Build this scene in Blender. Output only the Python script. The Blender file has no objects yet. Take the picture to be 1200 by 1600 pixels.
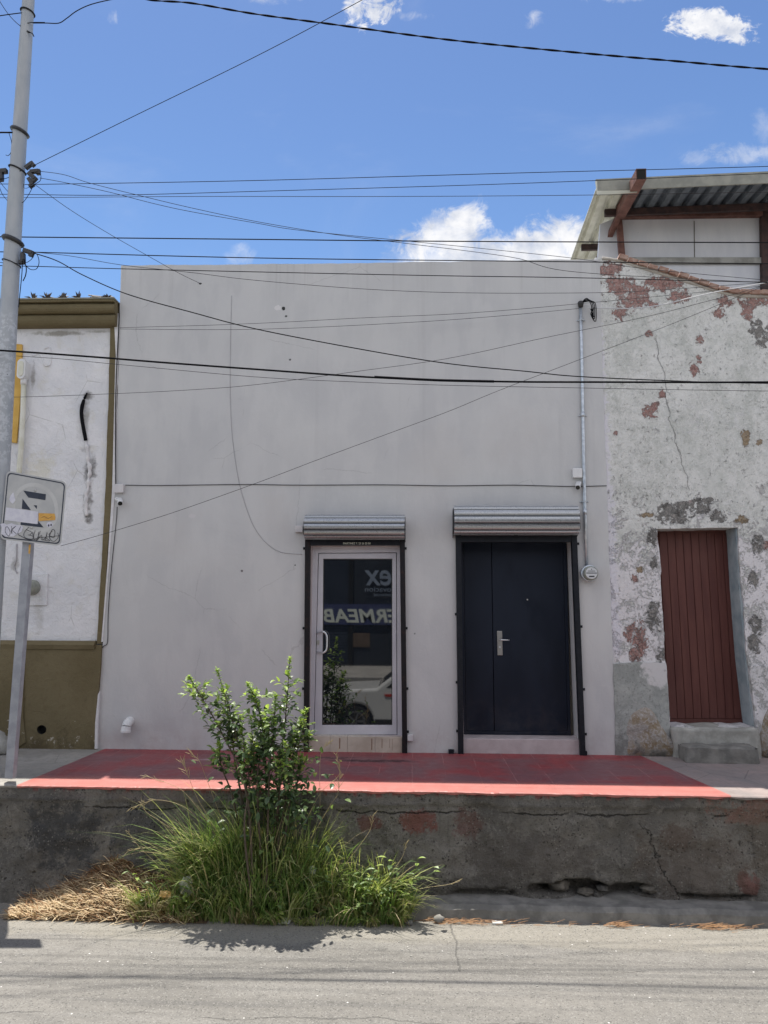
import bpy, bmesh, math, random
from mathutils import Vector, Matrix, noise as mn
from mathutils.geometry import delaunay_2d_cdt
R = math.radians
rnd = random.Random(7)
scene = bpy.context.scene
COL = scene.collection

# ------------------------------------------------------------------ camera
H = 1.65
cam_data = bpy.data.cameras.new('camera')
cam = bpy.data.objects.new('camera', cam_data)
COL.objects.link(cam)
cam_data.sensor_width = 36.0
cam_data.lens = 26.0
cam_data.clip_start = 0.05
cam_data.clip_end = 3000
CAMROT = Matrix.Rotation(R(2.2), 3, 'Z') @ Matrix.Rotation(R(90 + 7.15), 3, 'X') @ Matrix.Rotation(R(0.27), 3, 'Z')
cam.matrix_world = Matrix.Translation((0, 0, H)) @ CAMROT.to_4x4()
scene.camera = cam
FPX = 26 / 36 * 1600

def ray(px, py):
    return CAMROT @ Vector(((px - 600) / FPX, (800 - py) / FPX, -1.0))
def P(px, py, Y):
    d = ray(px, py); t = Y / d.y
    return Vector((d.x * t, Y, H + d.z * t))
def G(px, py, z):
    d = ray(px, py); t = (z - H) / d.z
    return Vector((d.x * t, d.y * t, z))

D = 8.6                 # facade plane
D = G(645, 1176, 0.0).y
YE = 7.0                # pavement edge / retaining wall plane
ZR = -1.0              # road level

# ------------------------------------------------------------------ world, sun, exposure
scene.view_settings.view_transform = 'Standard'
scene.view_settings.look = 'None'
scene.view_settings.gamma = 1
scene.view_settings.exposure = 1.10
SUNV = Vector((-0.125, 0.245, 1.0)).normalized()

class NT:
    """small helper to write node graphs as expressions"""
    def __init__(s, nt): s.nt = nt
    def n(s, t, **k):
        x = s.nt.nodes.new(t)
        for a, b in k.items(): setattr(x, a, b)
        return x
    def put(s, sock, v):
        if v is None: return
        if isinstance(v, bpy.types.NodeSocket): s.nt.links.new(v, sock)
        else:
            if sock.type == 'RGBA' and len(v) == 3: v = (*v, 1)
            sock.default_value = v
    def m(s, op, a, b=None, c=None, clamp=False):
        x = s.n('ShaderNodeMath', operation=op, use_clamp=clamp)
        s.put(x.inputs[0], a); s.put(x.inputs[1], b)
        if c is not None: s.put(x.inputs[2], c)
        return x.outputs[0]
    def add(s, a, b): return s.m('ADD', a, b)
    def sub(s, a, b): return s.m('SUBTRACT', a, b)
    def mul(s, a, b): return s.m('MULTIPLY', a, b)
    def mx(s, a, b): return s.m('MAXIMUM', a, b)
    def mn(s, a, b): return s.m('MINIMUM', a, b)
    def noise(s, vec, scale, detail=4, rough=.55, dist=0.0, out=0):
        x = s.n('ShaderNodeTexNoise'); s.put(x.inputs['Vector'], vec)
        x.inputs['Scale'].default_value = scale; x.inputs['Detail'].default_value = detail
        x.inputs['Roughness'].default_value = rough; x.inputs['Distortion'].default_value = dist
        return x.outputs[out]
    def voro(s, vec, scale, feature='F1', out=0, rand=1.0):
        x = s.n('ShaderNodeTexVoronoi', feature=feature); s.put(x.inputs['Vector'], vec)
        x.inputs['Scale'].default_value = scale; x.inputs['Randomness'].default_value = rand
        return x.outputs[out]
    def step(s, v, a, b, lo=0.0, hi=1.0):
        x = s.n('ShaderNodeMapRange', interpolation_type='SMOOTHSTEP')
        s.put(x.inputs[0], v)
        for i, q in enumerate((a, b, lo, hi)): s.put(x.inputs[1 + i], q)
        return x.outputs[0]
    def mix(s, f, a, b, blend='MIX'):
        x = s.n('ShaderNodeMix', data_type='RGBA', blend_type=blend)
        s.put(x.inputs[0], f); s.put(x.inputs[6], a); s.put(x.inputs[7], b)
        return x.outputs[2]
    def scale(s, vec, v):
        x = s.n('ShaderNodeVectorMath', operation='MULTIPLY'); s.put(x.inputs[0], vec); x.inputs[1].default_value = v
        return x.outputs[0]
    def xyz(s, vec):
        x = s.n('ShaderNodeSeparateXYZ'); s.put(x.inputs[0], vec); return x.outputs
    def comb(s, a, b, c):
        x = s.n('ShaderNodeCombineXYZ'); s.put(x.inputs[0], a); s.put(x.inputs[1], b); s.put(x.inputs[2], c); return x.outputs[0]
    def pos(s): return s.n('ShaderNodeNewGeometry').outputs['Position']
    def blob(s, X, Z, cx, cz, rx, rz, wob=None, amt=0.5):
        """>0 inside an ellipse whose outline is broken up by noise"""
        a = s.m('DIVIDE', s.sub(X, cx), rx); b = s.m('DIVIDE', s.sub(Z, cz), rz)
        d = s.add(s.mul(a, a), s.mul(b, b))
        v = s.sub(1.0, d)
        if wob is not None: v = s.add(v, s.mul(s.sub(wob, 0.5), amt * 4))
        return v

w = bpy.data.worlds.new('World'); scene.world = w; w.use_nodes = True
t = NT(w.node_tree); w.node_tree.nodes.clear()
sky = t.n('ShaderNodeTexSky', sky_type='NISHITA', sun_disc=False)
sky.sun_elevation = math.asin(SUNV.z); sky.sun_rotation = math.atan2(SUNV.x, SUNV.y)
sky.altitude = 500; sky.air_density = 1.0; sky.dust_density = 0.6; sky.ozone_density = 2.2
dirn = t.n('ShaderNodeTexCoord').outputs['Generated']
dx, dy, dz = t.xyz(dirn)
ysafe = t.mx(dy, 0.05)
U = t.m('DIVIDE', dx, ysafe); V = t.m('DIVIDE', dz, ysafe)
uv = t.comb(U, V, 0.0)
def UVpx(px, py):
    d = ray(px, py); return d.x / d.y, d.z / d.y
cn = t.noise(uv, 7, 12, .66, 0.6)
cn2 = t.noise(uv, 26, 10, .68, 0.8)
clouds = None
for (px, py, rx, ry, a, soft) in [
        (722, 352, 40, 36, .35, 1), (690, 385, 55, 34, .35, 1), (760, 395, 70, 26, .3, 1), (840, 385, 70, 34, .35, 1), (890, 380, 50, 32, .35, 1), (800, 405, 160, 24, .2, 1), (770, 402, 130, 20, .08, 1), (705, 372, 46, 34, .12, 1), (855, 388, 50, 26, .12, 1),
        (585, 12, 34, 30, .9, 1), (1095, 38, 45, 22, .8, 1), (1135, 48, 44, 22, .9, 1), (1080, 22, 22, 14, .8, 1),
        (836, 28, 15, 14, .9, .6), (176, 30, 9, 12, .9, .5), (372, 396, 18, 14, .9, .4), (1165, 240, 60, 14, .9, .45), (1085, 248, 26, 12, .9, .3),
        (1190, 200, 16, 30, .9, .25), (960, -4, 50, 9, .7, .7), (440, -6, 60, 12, .7, .7), (640, 26, 30, 8, .9, .4), (1100, -40, 90, 18, .6, .6)]:
    u0, v0 = UVpx(px, py); k_ = 1.35 if a < .5 else 1.1; u1, _ = UVpx(px + rx * k_, py); _, v1 = UVpx(px, py - ry * k_)
    b = t.blob(U, V, u0, v0, abs(u1 - u0), abs(v1 - v0), t.add(t.mul(cn, .5), t.mul(cn2, .5)), a * (4.2 if a < .5 else 3.4))
    b = t.step(b, -0.10, 1.0 if soft == 1 else 2.4, 0, soft)
    clouds = b if clouds is None else t.mx(clouds, b)
clouds = t.mul(clouds, t.step(dy, 0.05, 0.12))
# light wisps of high cloud everywhere
wv = t.noise(t.scale(dirn, (1, 1, 2.2)), 2.4, 8, .6, .6)
wisp = t.step(wv, .52, .85, 0, .30)
fill_clouds = t.mul(t.step(t.noise(dirn, 3.1, 8, .6, .2), .40, .54), t.step(dy, 0.05, -0.1))  # clouds behind the camera, added to brighten the shaded house fronts
fill_clouds = t.mul(fill_clouds, t.step(dz, -0.02, 0.06))
cl = t.mx(t.mx(clouds, wisp), fill_clouds)
shade = t.step(t.add(t.mul(t.noise(uv, 16, 6, .6), .75), t.mul(t.noise(uv, 6, 3), .25)), .36, .60)
ccol = t.mix(shade, (3.1, 3.4, 4.1), (5.4, 5.4, 5.5))
ccol = t.mix(t.step(dy, 0.0, -0.15), ccol, (7.4, 7.3, 7.5))  # added clouds behind the camera are brighter still, as fill light
tint = t.mix(1.0, sky.outputs[0], (0.76, 0.90, 0.98), 'MULTIPLY')
tint = t.mix(t.step(dz, .20, .75), tint, t.mix(1.0, tint, (.80, .78, .86), 'MULTIPLY'))
skyc = t.mix(cl, tint, ccol)
bg = t.n('ShaderNodeBackground'); bg.inputs[1].default_value = 0.086
t.put(bg.inputs[0], skyc)
wo = t.n('ShaderNodeOutputWorld'); w.node_tree.links.new(bg.outputs[0], wo.inputs[0])

sl = bpy.data.lights.new('sun', 'SUN'); sl.energy = 3.7; sl.angle = R(0.53); sl.color = (1, .95, .87)
sun = bpy.data.objects.new('sun', sl); COL.objects.link(sun)
sun.rotation_euler = SUNV.to_track_quat('Z', 'Y').to_euler(); sun.location = (0, 6, 20)

# ------------------------------------------------------------------ mesh helpers
class MB:
    def __init__(s): s.v = []; s.f = []; s.mi = []; s.cur = 0; s.sm = []; s.smooth = False
    def add(s, vs, fs):
        o = len(s.v); s.v += [Vector(p) for p in vs]
        for f in fs: s.f.append([i + o for i in f]); s.mi.append(s.cur); s.sm.append(s.smooth)
        return s
    def box(s, x0, x1, y0, y1, z0, z1):
        return s.add([(x, y, z) for z in (z0, z1) for y in (y0, y1) for x in (x0, x1)],
                     [(0, 2, 3, 1), (4, 5, 7, 6), (0, 1, 5, 4), (2, 6, 7, 3), (0, 4, 6, 2), (1, 3, 7, 5)])
    def obox(s, c, ax, ay, az):
        c = Vector(c); ax, ay, az = Vector(ax), Vector(ay), Vector(az)
        return s.add([c + ax * i + ay * j + az * k for k in (-1, 1) for j in (-1, 1) for i in (-1, 1)],
                     [(0, 2, 3, 1), (4, 5, 7, 6), (0, 1, 5, 4), (2, 6, 7, 3), (0, 4, 6, 2), (1, 3, 7, 5)])
    def prism(s, outline, dvec, holes=()):
        """outline: list of 3D points (planar); extruded by dvec, holes allowed"""
        dv = Vector(dvec)
        loops = [[Vector(p) for p in outline]] + [[Vector(p) for p in h] for h in holes]
        flat = [p for l in loops for p in l]
        n = len(flat)
        dn_ = dv.normalized(); ux = dn_.orthogonal().normalized(); uy = dn_.cross(ux)
        p2 = [Vector((p.dot(ux), p.dot(uy))) for p in flat]
        ed = []; o = 0; rings_ = []
        for l in loops:
            k = len(l); ed += [(o + i, o + (i + 1) % k) for i in range(k)]; rings_.append(p2[o:o + k]); o += k
        _, _, tf, ov, _, _ = delaunay_2d_cdt(p2, ed, [], 1, 1e-7)
        def inside(q, ring):
            c = False
            for i in range(len(ring)):
                a, b = ring[i - 1], ring[i]
                if (a.y > q.y) != (b.y > q.y) and q.x < (b.x - a.x) * (q.y - a.y) / (b.y - a.y) + a.x: c = not c
            return c
        tris = []
        for f in tf:
            f = [ov[i][0] for i in f]  # outlines must not cross
            q = (p2[f[0]] + p2[f[1]] + p2[f[2]]) / 3
            if inside(q, rings_[0]) and not any(inside(q, h) for h in rings_[1:]): tris.append(f)
        base = len(s.v)
        nrm = Vector((0, 0, 0)); L = loops[0]
        for i in range(len(L)):
            a, b = L[i], L[(i + 1) % len(L)]; nrm += a.cross(b)
        s.v += flat + [p + dv for p in flat]
        def put(f): s.f.append([i + base for i in f]); s.mi.append(s.cur); s.sm.append(s.smooth)
        for tr in tris:
            a, b, c = tr
            tn = (flat[b] - flat[a]).cross(flat[c] - flat[a])
            if tn.dot(dv) > 0: a, c = c, a
            put((a, b, c)); put((c + n, b + n, a + n))
        o = 0
        for li, l in enumerate(loops):
            k = len(l)
            nn = Vector((0, 0, 0))
            for i in range(k): nn += l[i].cross(l[(i + 1) % k])
            flip = (nn.dot(dv) > 0) != (li > 0)
            for i in range(k):
                a, b = o + i, o + (i + 1) % k
                f = (a, b, b + n, a + n)
                put(f if flip else f[::-1])
            o += k
        return s
    def tube(s, path, r, n=6, cap=True):
        path = [Vector(p) for p in path]; m = len(path)
        rs = r if isinstance(r, (list, tuple)) else [r] * m
        ref = Vector((0, 0, 1)); vs = []
        for i, p in enumerate(path):
            d = (path[min(i + 1, m - 1)] - path[max(i - 1, 0)])
            d = d.normalized() if d.length > 1e-9 else Vector((1, 0, 0))
            if abs(d.dot(ref)) > .95: ref = Vector((1, 0, 0)) if abs(d.x) < .9 else Vector((0, 1, 0))
            a = d.cross(ref).normalized(); b = d.cross(a).normalized(); ref = -b if False else ref
            for k in range(n):
                q = 2 * math.pi * k / n
                vs.append(p + (a * math.cos(q) + b * math.sin(q)) * rs[i])
        fs = []
        for i in range(m - 1):
            for k in range(n):
                a0 = i * n + k; a1 = i * n + (k + 1) % n
                fs.append((a0, a0 + n, a1 + n, a1))
        if cap: fs.append(tuple(range(n))); fs.append(tuple((m - 1) * n + k for k in range(n))[::-1])
        sm = s.smooth; s.smooth = n > 5; s.add(vs, fs); s.smooth = sm
        return s
    def lathe(s, c, axis, prof, n=24):
        """prof: list of (distance along axis, radius)"""
        axis = Vector(axis).normalized(); c = Vector(c)
        r = Vector((0, 0, 1)) if abs(axis.z) < .9 else Vector((1, 0, 0))
        a = axis.cross(r).normalized(); b = axis.cross(a)
        vs = []; fs = []
        for (h, q) in prof:
            for k in range(n):
                g = 2 * math.pi * k / n
                vs.append(c + axis * h + (a * math.cos(g) + b * math.sin(g)) * max(q, 1e-5))
        for i in range(len(prof) - 1):
            for k in range(n):
                a0 = i * n + k; a1 = i * n + (k + 1) % n
                fs.append((a0, a1, a1 + n, a0 + n))
        fs.append(tuple(range(n))[::-1]); fs.append(tuple((len(prof) - 1) * n + k for k in range(n)))
        return s.add(vs, fs)
    def build(s, name, mats, parent=None, label=None, cat=None, group=None, kind=None, bevel=0, origin=None, smooth=None, autosm=None, recalc=False):
        if not isinstance(mats, (list, tuple)): mats = [mats]
        if parent is not None:
            org = Vector(parent['org'])
        elif origin is not None: org = Vector(origin)
        else:
            xs = [v.x for v in s.v]; ys = [v.y for v in s.v]; zs = [v.z for v in s.v]
            org = Vector(((min(xs) + max(xs)) / 2, (min(ys) + max(ys)) / 2, min(zs)))
        me = bpy.data.meshes.new(name)
        me.from_pydata([tuple(v - org) for v in s.v], [], s.f)
        for m_ in mats: me.materials.append(m_)
        me.polygons.foreach_set('material_index', s.mi)
        me.polygons.foreach_set('use_smooth', [True] * len(s.f) if smooth else s.sm)
        if recalc:
            bm = bmesh.new(); bm.from_mesh(me); bmesh.ops.recalc_face_normals(bm, faces=bm.faces); bm.to_mesh(me); bm.free()
        me.update()
        o = bpy.data.objects.new(name, me); COL.objects.link(o)
        if parent is not None: o.parent = parent
        else: o.location = org
        o['org'] = tuple(org)
        if label: o['label'] = label
        if cat: o['category'] = cat
        if group: o['group'] = group
        if kind: o['kind'] = kind
        if bevel:
            b = o.modifiers.new('bevel', 'BEVEL'); b.width = bevel; b.segments = 2; b.limit_method = 'ANGLE'; b.angle_limit = R(40)
            b.harden_normals = False
        return o

def rough(pts, step=.09, amp=.006, seed=0):
    out_ = []; n = len(pts)
    for i in range(n):
        a, b = Vector(pts[i]), Vector(pts[(i + 1) % n]); k = max(1, int((b - a).length / step))
        d_ = (b - a).normalized(); q = Vector((-d_.z, 0, d_.x))
        for j in range(k):
            p = a.lerp(b, j / k)
            if j: p = p + q * amp * (mn.noise(p * 2.1 + Vector((seed, 0, 0))) + .8 * mn.noise(p * 8 + Vector((seed, 0, 0))))
            out_.append(p)
    return out_

def block(mb, x0, x1, y0, y1, z0, z1, amp=.012, seed=0, cuts=12):
    bm = bmesh.new(); bmesh.ops.create_cube(bm, size=1)
    bmesh.ops.subdivide_edges(bm, edges=bm.edges[:], cuts=cuts, use_grid_fill=True)
    vs = []
    for v in bm.verts:
        p = Vector((x0 + (x1 - x0) * (v.co.x + .5), y0 + (y1 - y0) * (v.co.y + .5), z0 + (z1 - z0) * (v.co.z + .5)))
        e = sum(abs(abs(q) - .5) < 1e-4 for q in v.co); o_ = Vector((seed, seed * 2, 0))
        if v.co.z > -.49:
            k = amp * (1 if e < 2 else 1.2)
            p -= Vector((v.co.x * .0 + k * mn.noise(p * 5 + o_), k * mn.noise(p * 5 + o_ * 2), k * mn.noise(p * 4 + o_ * 3)))
            if e >= 2: p -= Vector((math.copysign(1, v.co.x) if abs(v.co.x) > .49 else 0, math.copysign(1, v.co.y) if abs(v.co.y) > .49 else 0, 1 if v.co.z > .49 else 0)) * (.010 + .022 * abs(mn.noise(p * 11)))
        vs.append(p)
    fs = [tuple(v.index for v in f.verts) for f in bm.faces]; bm.free()
    sm = mb.smooth; mb.smooth = True; mb.add(vs, fs); mb.smooth = sm; return mb

def thing(name, loc, label, cat, group=None):
    o = bpy.data.objects.new(name, None); COL.objects.link(o); o.location = loc; o['org'] = tuple(loc)
    o.empty_display_size = .1
    o['label'] = label; o['category'] = cat
    if group: o['group'] = group
    return o

def copy_tree(src, loc, label, parent=None):
    c = src.copy(); COL.objects.link(c)
    if parent is None: c.location = loc; c['org'] = tuple(loc); c['label'] = label
    else: c.parent = parent
    for ch in [o for o in COL.objects if o.parent == src]: copy_tree(ch, None, None, c)
    return c

def catmull(pts, n=8):
    pts = [Vector(p) for p in pts]
    if len(pts) < 3: return [pts[0].lerp(pts[1], i / n) for i in range(n + 1)]
    q = [pts[0] * 2 - pts[1]] + pts + [pts[-1] * 2 - pts[-2]]
    out = []
    for i in range(1, len(q) - 2):
        a, b, c, d = q[i - 1:i + 3]
        for k in range(n):
            t_ = k / n
            out.append(0.5 * ((2 * b) + (c - a) * t_ + (2 * a - 5 * b + 4 * c - d) * t_ ** 2 + (3 * b - a - 3 * c + d) * t_ ** 3))
    out.append(pts[-1]); return out

def text_mesh(body, size, extrude, shear=0.0, align='LEFT', bold=0.0, spacing=1.0):
    cu = bpy.data.curves.new('lettering', 'FONT'); cu.body = body; cu.size = size; cu.extrude = extrude
    cu.shear = shear; cu.align_x = align; cu.offset = bold; cu.space_character = spacing; cu.resolution_u = 3
    o = bpy.data.objects.new('lettering', cu); COL.objects.link(o)
    dg = bpy.context.evaluated_depsgraph_get(); dg.update()
    me = bpy.data.meshes.new_from_object(o.evaluated_get(dg))
    vs = [v.co.copy() for v in me.vertices]; fs = [tuple(p.vertices) for p in me.polygons]
    bpy.data.objects.remove(o); bpy.data.curves.remove(cu); bpy.data.meshes.remove(me)
    return vs, fs

# ------------------------------------------------------------------ materials
def mat(name, fn=None, col=(.5, .5, .5), rough=.6, metal=0.0, spec=.5, **kw):
    m_ = bpy.data.materials.new(name); m_.use_nodes = True
    t_ = NT(m_.node_tree); m_.node_tree.nodes.clear()
    b = t_.n('ShaderNodeBsdfPrincipled'); o = t_.n('ShaderNodeOutputMaterial')
    m_.node_tree.links.new(b.outputs[0], o.inputs[0])
    b.inputs['Base Color'].default_value = (*col, 1); b.inputs['Roughness'].default_value = rough
    b.inputs['Metallic'].default_value = metal; b.inputs['Specular IOR Level'].default_value = spec
    for k, v in kw.items(): b.inputs[k.replace('_', ' ')].default_value = v
    if fn:
        r = fn(t_)
        if 'col' in r: t_.put(b.inputs['Base Color'], r['col'])
        if 'rough' in r: t_.put(b.inputs['Roughness'], r['rough'])
        if 'h' in r:
            bu = t_.n('ShaderNodeBump'); bu.inputs['Strength'].default_value = r.get('hs', .5); bu.inputs['Distance'].default_value = r.get('hd', .01)
            t_.put(bu.inputs['Height'], r['h']); m_.node_tree.links.new(bu.outputs[0], b.inputs['Normal'])
    return m_

def simple(name, c1, c2, sc=12, rough=.6, metal=0.0, bump=.3, bd=.003, spec=.5, lo=.35, hi=.65):
    def f(t_):
        p = t_.pos(); n1 = t_.noise(p, sc, 6, .6)
        n2 = t_.noise(p, sc * 6, 4, .6)
        return dict(col=t_.mix(t_.step(n1, lo, hi), c1, c2), rough=t_.add(t_.mul(n2, .25), rough - .12), h=t_.add(n1, t_.mul(n2, .5)), hs=bump, hd=bd)
    return mat(name, f, rough=rough, metal=metal, spec=spec)

def px_xz(px, py, Y=None):
    p = P(px, py, D if Y is None else Y); return p.x, p.z
MPX = D / FPX   # metres per pixel at the facade

def f_grey(t_):
    p = t_.pos(); X, Y_, Z = t_.xyz(p)
    big = t_.noise(p, .9, 5, .6, .4); mid = t_.noise(t_.scale(p, (1, 1, .35)), 4.5, 5, .55)
    fine = t_.noise(p, 60, 4, .6); trowel = t_.noise(t_.scale(p, (1, 1, .6)), 14, 6, .62, .8)
    c = t_.mix(t_.step(big, .3, .7), (.482, .480, .484), (.528, .524, .520))
    c = t_.mix(t_.mul(t_.step(mid, .42, .62), .4), c, (.575, .568, .560))
    # warm patched areas
    wob = t_.noise(p, 3.2, 5, .6)
    for (a, b_, rx, ry) in [(800, 690, 80, 60), (680, 720, 60, 70), (260, 830, 60, 60), (430, 800, 40, 50)]:
        x, z = px_xz(a, b_)
        k = t_.step(t_.blob(X, Z, x, z, rx * MPX, ry * MPX, wob, .6), 0, 1.2, 0, .4)
        c = t_.mix(k, c, (.50, .482, .468))
    # redder, darker blotches towards the foot
    foot = t_.mul(t_.step(Z, .45, 0.0), t_.step(t_.noise(p, 5, 6, .65), .35, .7))
    c = t_.mix(t_.mul(foot, .35), c, (.36, .27, .26))
    st = t_.noise(t_.scale(p, (9, 1, .25)), 1.0, 4, .6)
    c = t_.mix(t_.mul(t_.step(st, .58, .75), .12), c, (.32, .31, .31))
    ztop = px_xz(563, 411)[1]
    drip = t_.mul(t_.step(t_.noise(t_.scale(p, (7, 1, .12)), 1.0, 6, .7), .50, .72), t_.step(Z, ztop - .75, ztop - .02))
    c = t_.mix(t_.mul(drip, .32), c, (.27, .26, .25))
    c = t_.mix(t_.mul(t_.step(t_.noise(t_.scale(p, (1.5, 1, 5)), 2.2, 7, .7, .6), .57, .66), .22), c, (.56, .55, .55))
    hc = t_.step(t_.voro(t_.mix(.12, p, t_.noise(p, 2.6, 6, .7, 0, 1)), .75, 'DISTANCE_TO_EDGE'), .0032, .0008)
    c = t_.mix(t_.mul(t_.mul(hc, t_.step(t_.noise(p, 1.1, 3), .50, .56)), .30), c, (.22, .21, .21))
    # knocks and repaired spots
    w2 = t_.noise(p, 40, 4, .6)
    for (a, b_, rx, ry, cc) in [(434, 481, 6, 5, (.62, .6, .6)), (443, 482, 3, 4, (.03, .03, .03)), (447, 494, 2.5, 2, (.1, .1, .1)), (453, 562, 2, 2, (.12, .12, .12)), (313, 443, 2.5, 2, (.08, .08, .08)),
                               (300, 806, 6, 4, (.56, .54, .54)), (378, 892, 2, 2, (.15, .14, .14)), (461, 883, 1.3, 1.3, (.1, .1, .1)), (648, 990, 1.5, 1.5, (.2, .2, .2))]:
        x, z = px_xz(a, b_)
        k = t_.step(t_.blob(X, Z, x, z, rx * MPX, ry * MPX, w2, .5), 0, .4)
        c = t_.mix(k, c, cc)
    hh = t_.add(t_.mul(trowel, .5), t_.add(t_.mul(fine, .12), t_.mul(big, 2.2)))
    return dict(col=c, h=hh, hs=.55, hd=.011, rough=.75)
M_grey = mat('grey_stucco', f_grey, rough=.75, spec=.3)

def f_white(t_):
    p = t_.pos(); X, Y_, Z = t_.xyz(p)
    big = t_.noise(p, 2.0, 5, .6); lump = t_.noise(p, 10, 8, .68, 1.2); fine = t_.noise(p, 55, 5, .7)
    c = t_.mix(t_.step(big, .35, .65), (.66, .66, .68), (.76, .75, .76))
    c = t_.mix(t_.mul(t_.step(t_.noise(p, 5, 4), .55, .75), .35), c, (.60, .56, .45))
    wob = t_.noise(p, 9, 6, .65)
    for (a, b_, rx, ry, cc, k0) in [(90, 520, 60, 5, (.22, .20, .15), .7), (150, 517, 30, 3, (.25, .23, .18), .6), (50, 590, 5, 30, (.2, .18, .15), .6), (133, 640, 8, 32, (.16, .15, .13), .55), (139, 735, 12, 34, (.13, .125, .12), .9), (136, 785, 11, 30, (.12, .11, .10), .9), (132, 700, 9, 10, (.3, .29, .28), .6), (128, 660, 12, 40, (.36, .35, .33), .35),
                                    (137, 810, 9, 10, (.12, .11, .10), .9), (137, 617, 10, 9, (.14, .13, .12), .8), (22, 880, 8, 14, (.2, .19, .16), .6), (60, 730, 30, 30, (.62, .58, .42), .5),
                                    (60, 960, 10, 40, (.4, .38, .34), .4), (118, 500, 60, 2, (.2, .18, .16), .6)]:
        x, z = px_xz(a, b_)
        k = t_.step(t_.blob(X, Z, x, z, rx * MPX, ry * MPX, wob, .8), 0, 1.2, 0, k0)
        c = t_.mix(k, c, cc)
    ck = t_.mul(t_.step(t_.voro(t_.add(p, t_.noise(p, 3, 4, .6, 0, 1)) if False else t_.scale(p, (1, 1, .6)), 1.7, 'DISTANCE_TO_EDGE'), .008, .0), t_.step(t_.noise(p, 2.5), .52, .6))
    c = t_.mix(t_.mul(ck, .5), c, (.25, .24, .22))
    h = t_.add(t_.mul(lump, 1.0), t_.add(t_.mul(fine, .25), t_.mul(big, 1.0)))
    return dict(col=c, h=h, hs=.95, hd=.022, rough=.8)
M_white = mat('rough_whitewash', f_white, spec=.25)

def f_olive(t_):
    p = t_.pos(); X, Y_, Z = t_.xyz(p)
    big = t_.noise(p, 1.6, 5, .6); lump = t_.noise(p, 11, 8, .7, .8); fine = t_.noise(p, 70, 4, .7)
    c = t_.mix(t_.step(big, .3, .7), (.128, .102, .052), (.170, .138, .076))
    c = t_.mix(t_.mul(t_.step(t_.noise(p, 20, 5, .7), .5, .7), .5), c, (.12, .092, .045))
    low = t_.add(t_.noise(p, 7, 8, .72), t_.step(Z, .75, .05, 0, .13))
    c = t_.mix(t_.step(low, .70, .74), c, (.42, .38, .31))
    c = t_.mix(t_.mul(t_.step(t_.add(t_.noise(p, 4, 8, .7), t_.step(Z, .35, .0, 0, .2)), .6, .75), .7), c, (.085, .066, .035))
    return dict(col=c, h=t_.add(lump, t_.mul(fine, .3)), hs=.9, hd=.015, rough=.8)
M_olive = mat('olive_paint', f_olive, spec=.3)

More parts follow.
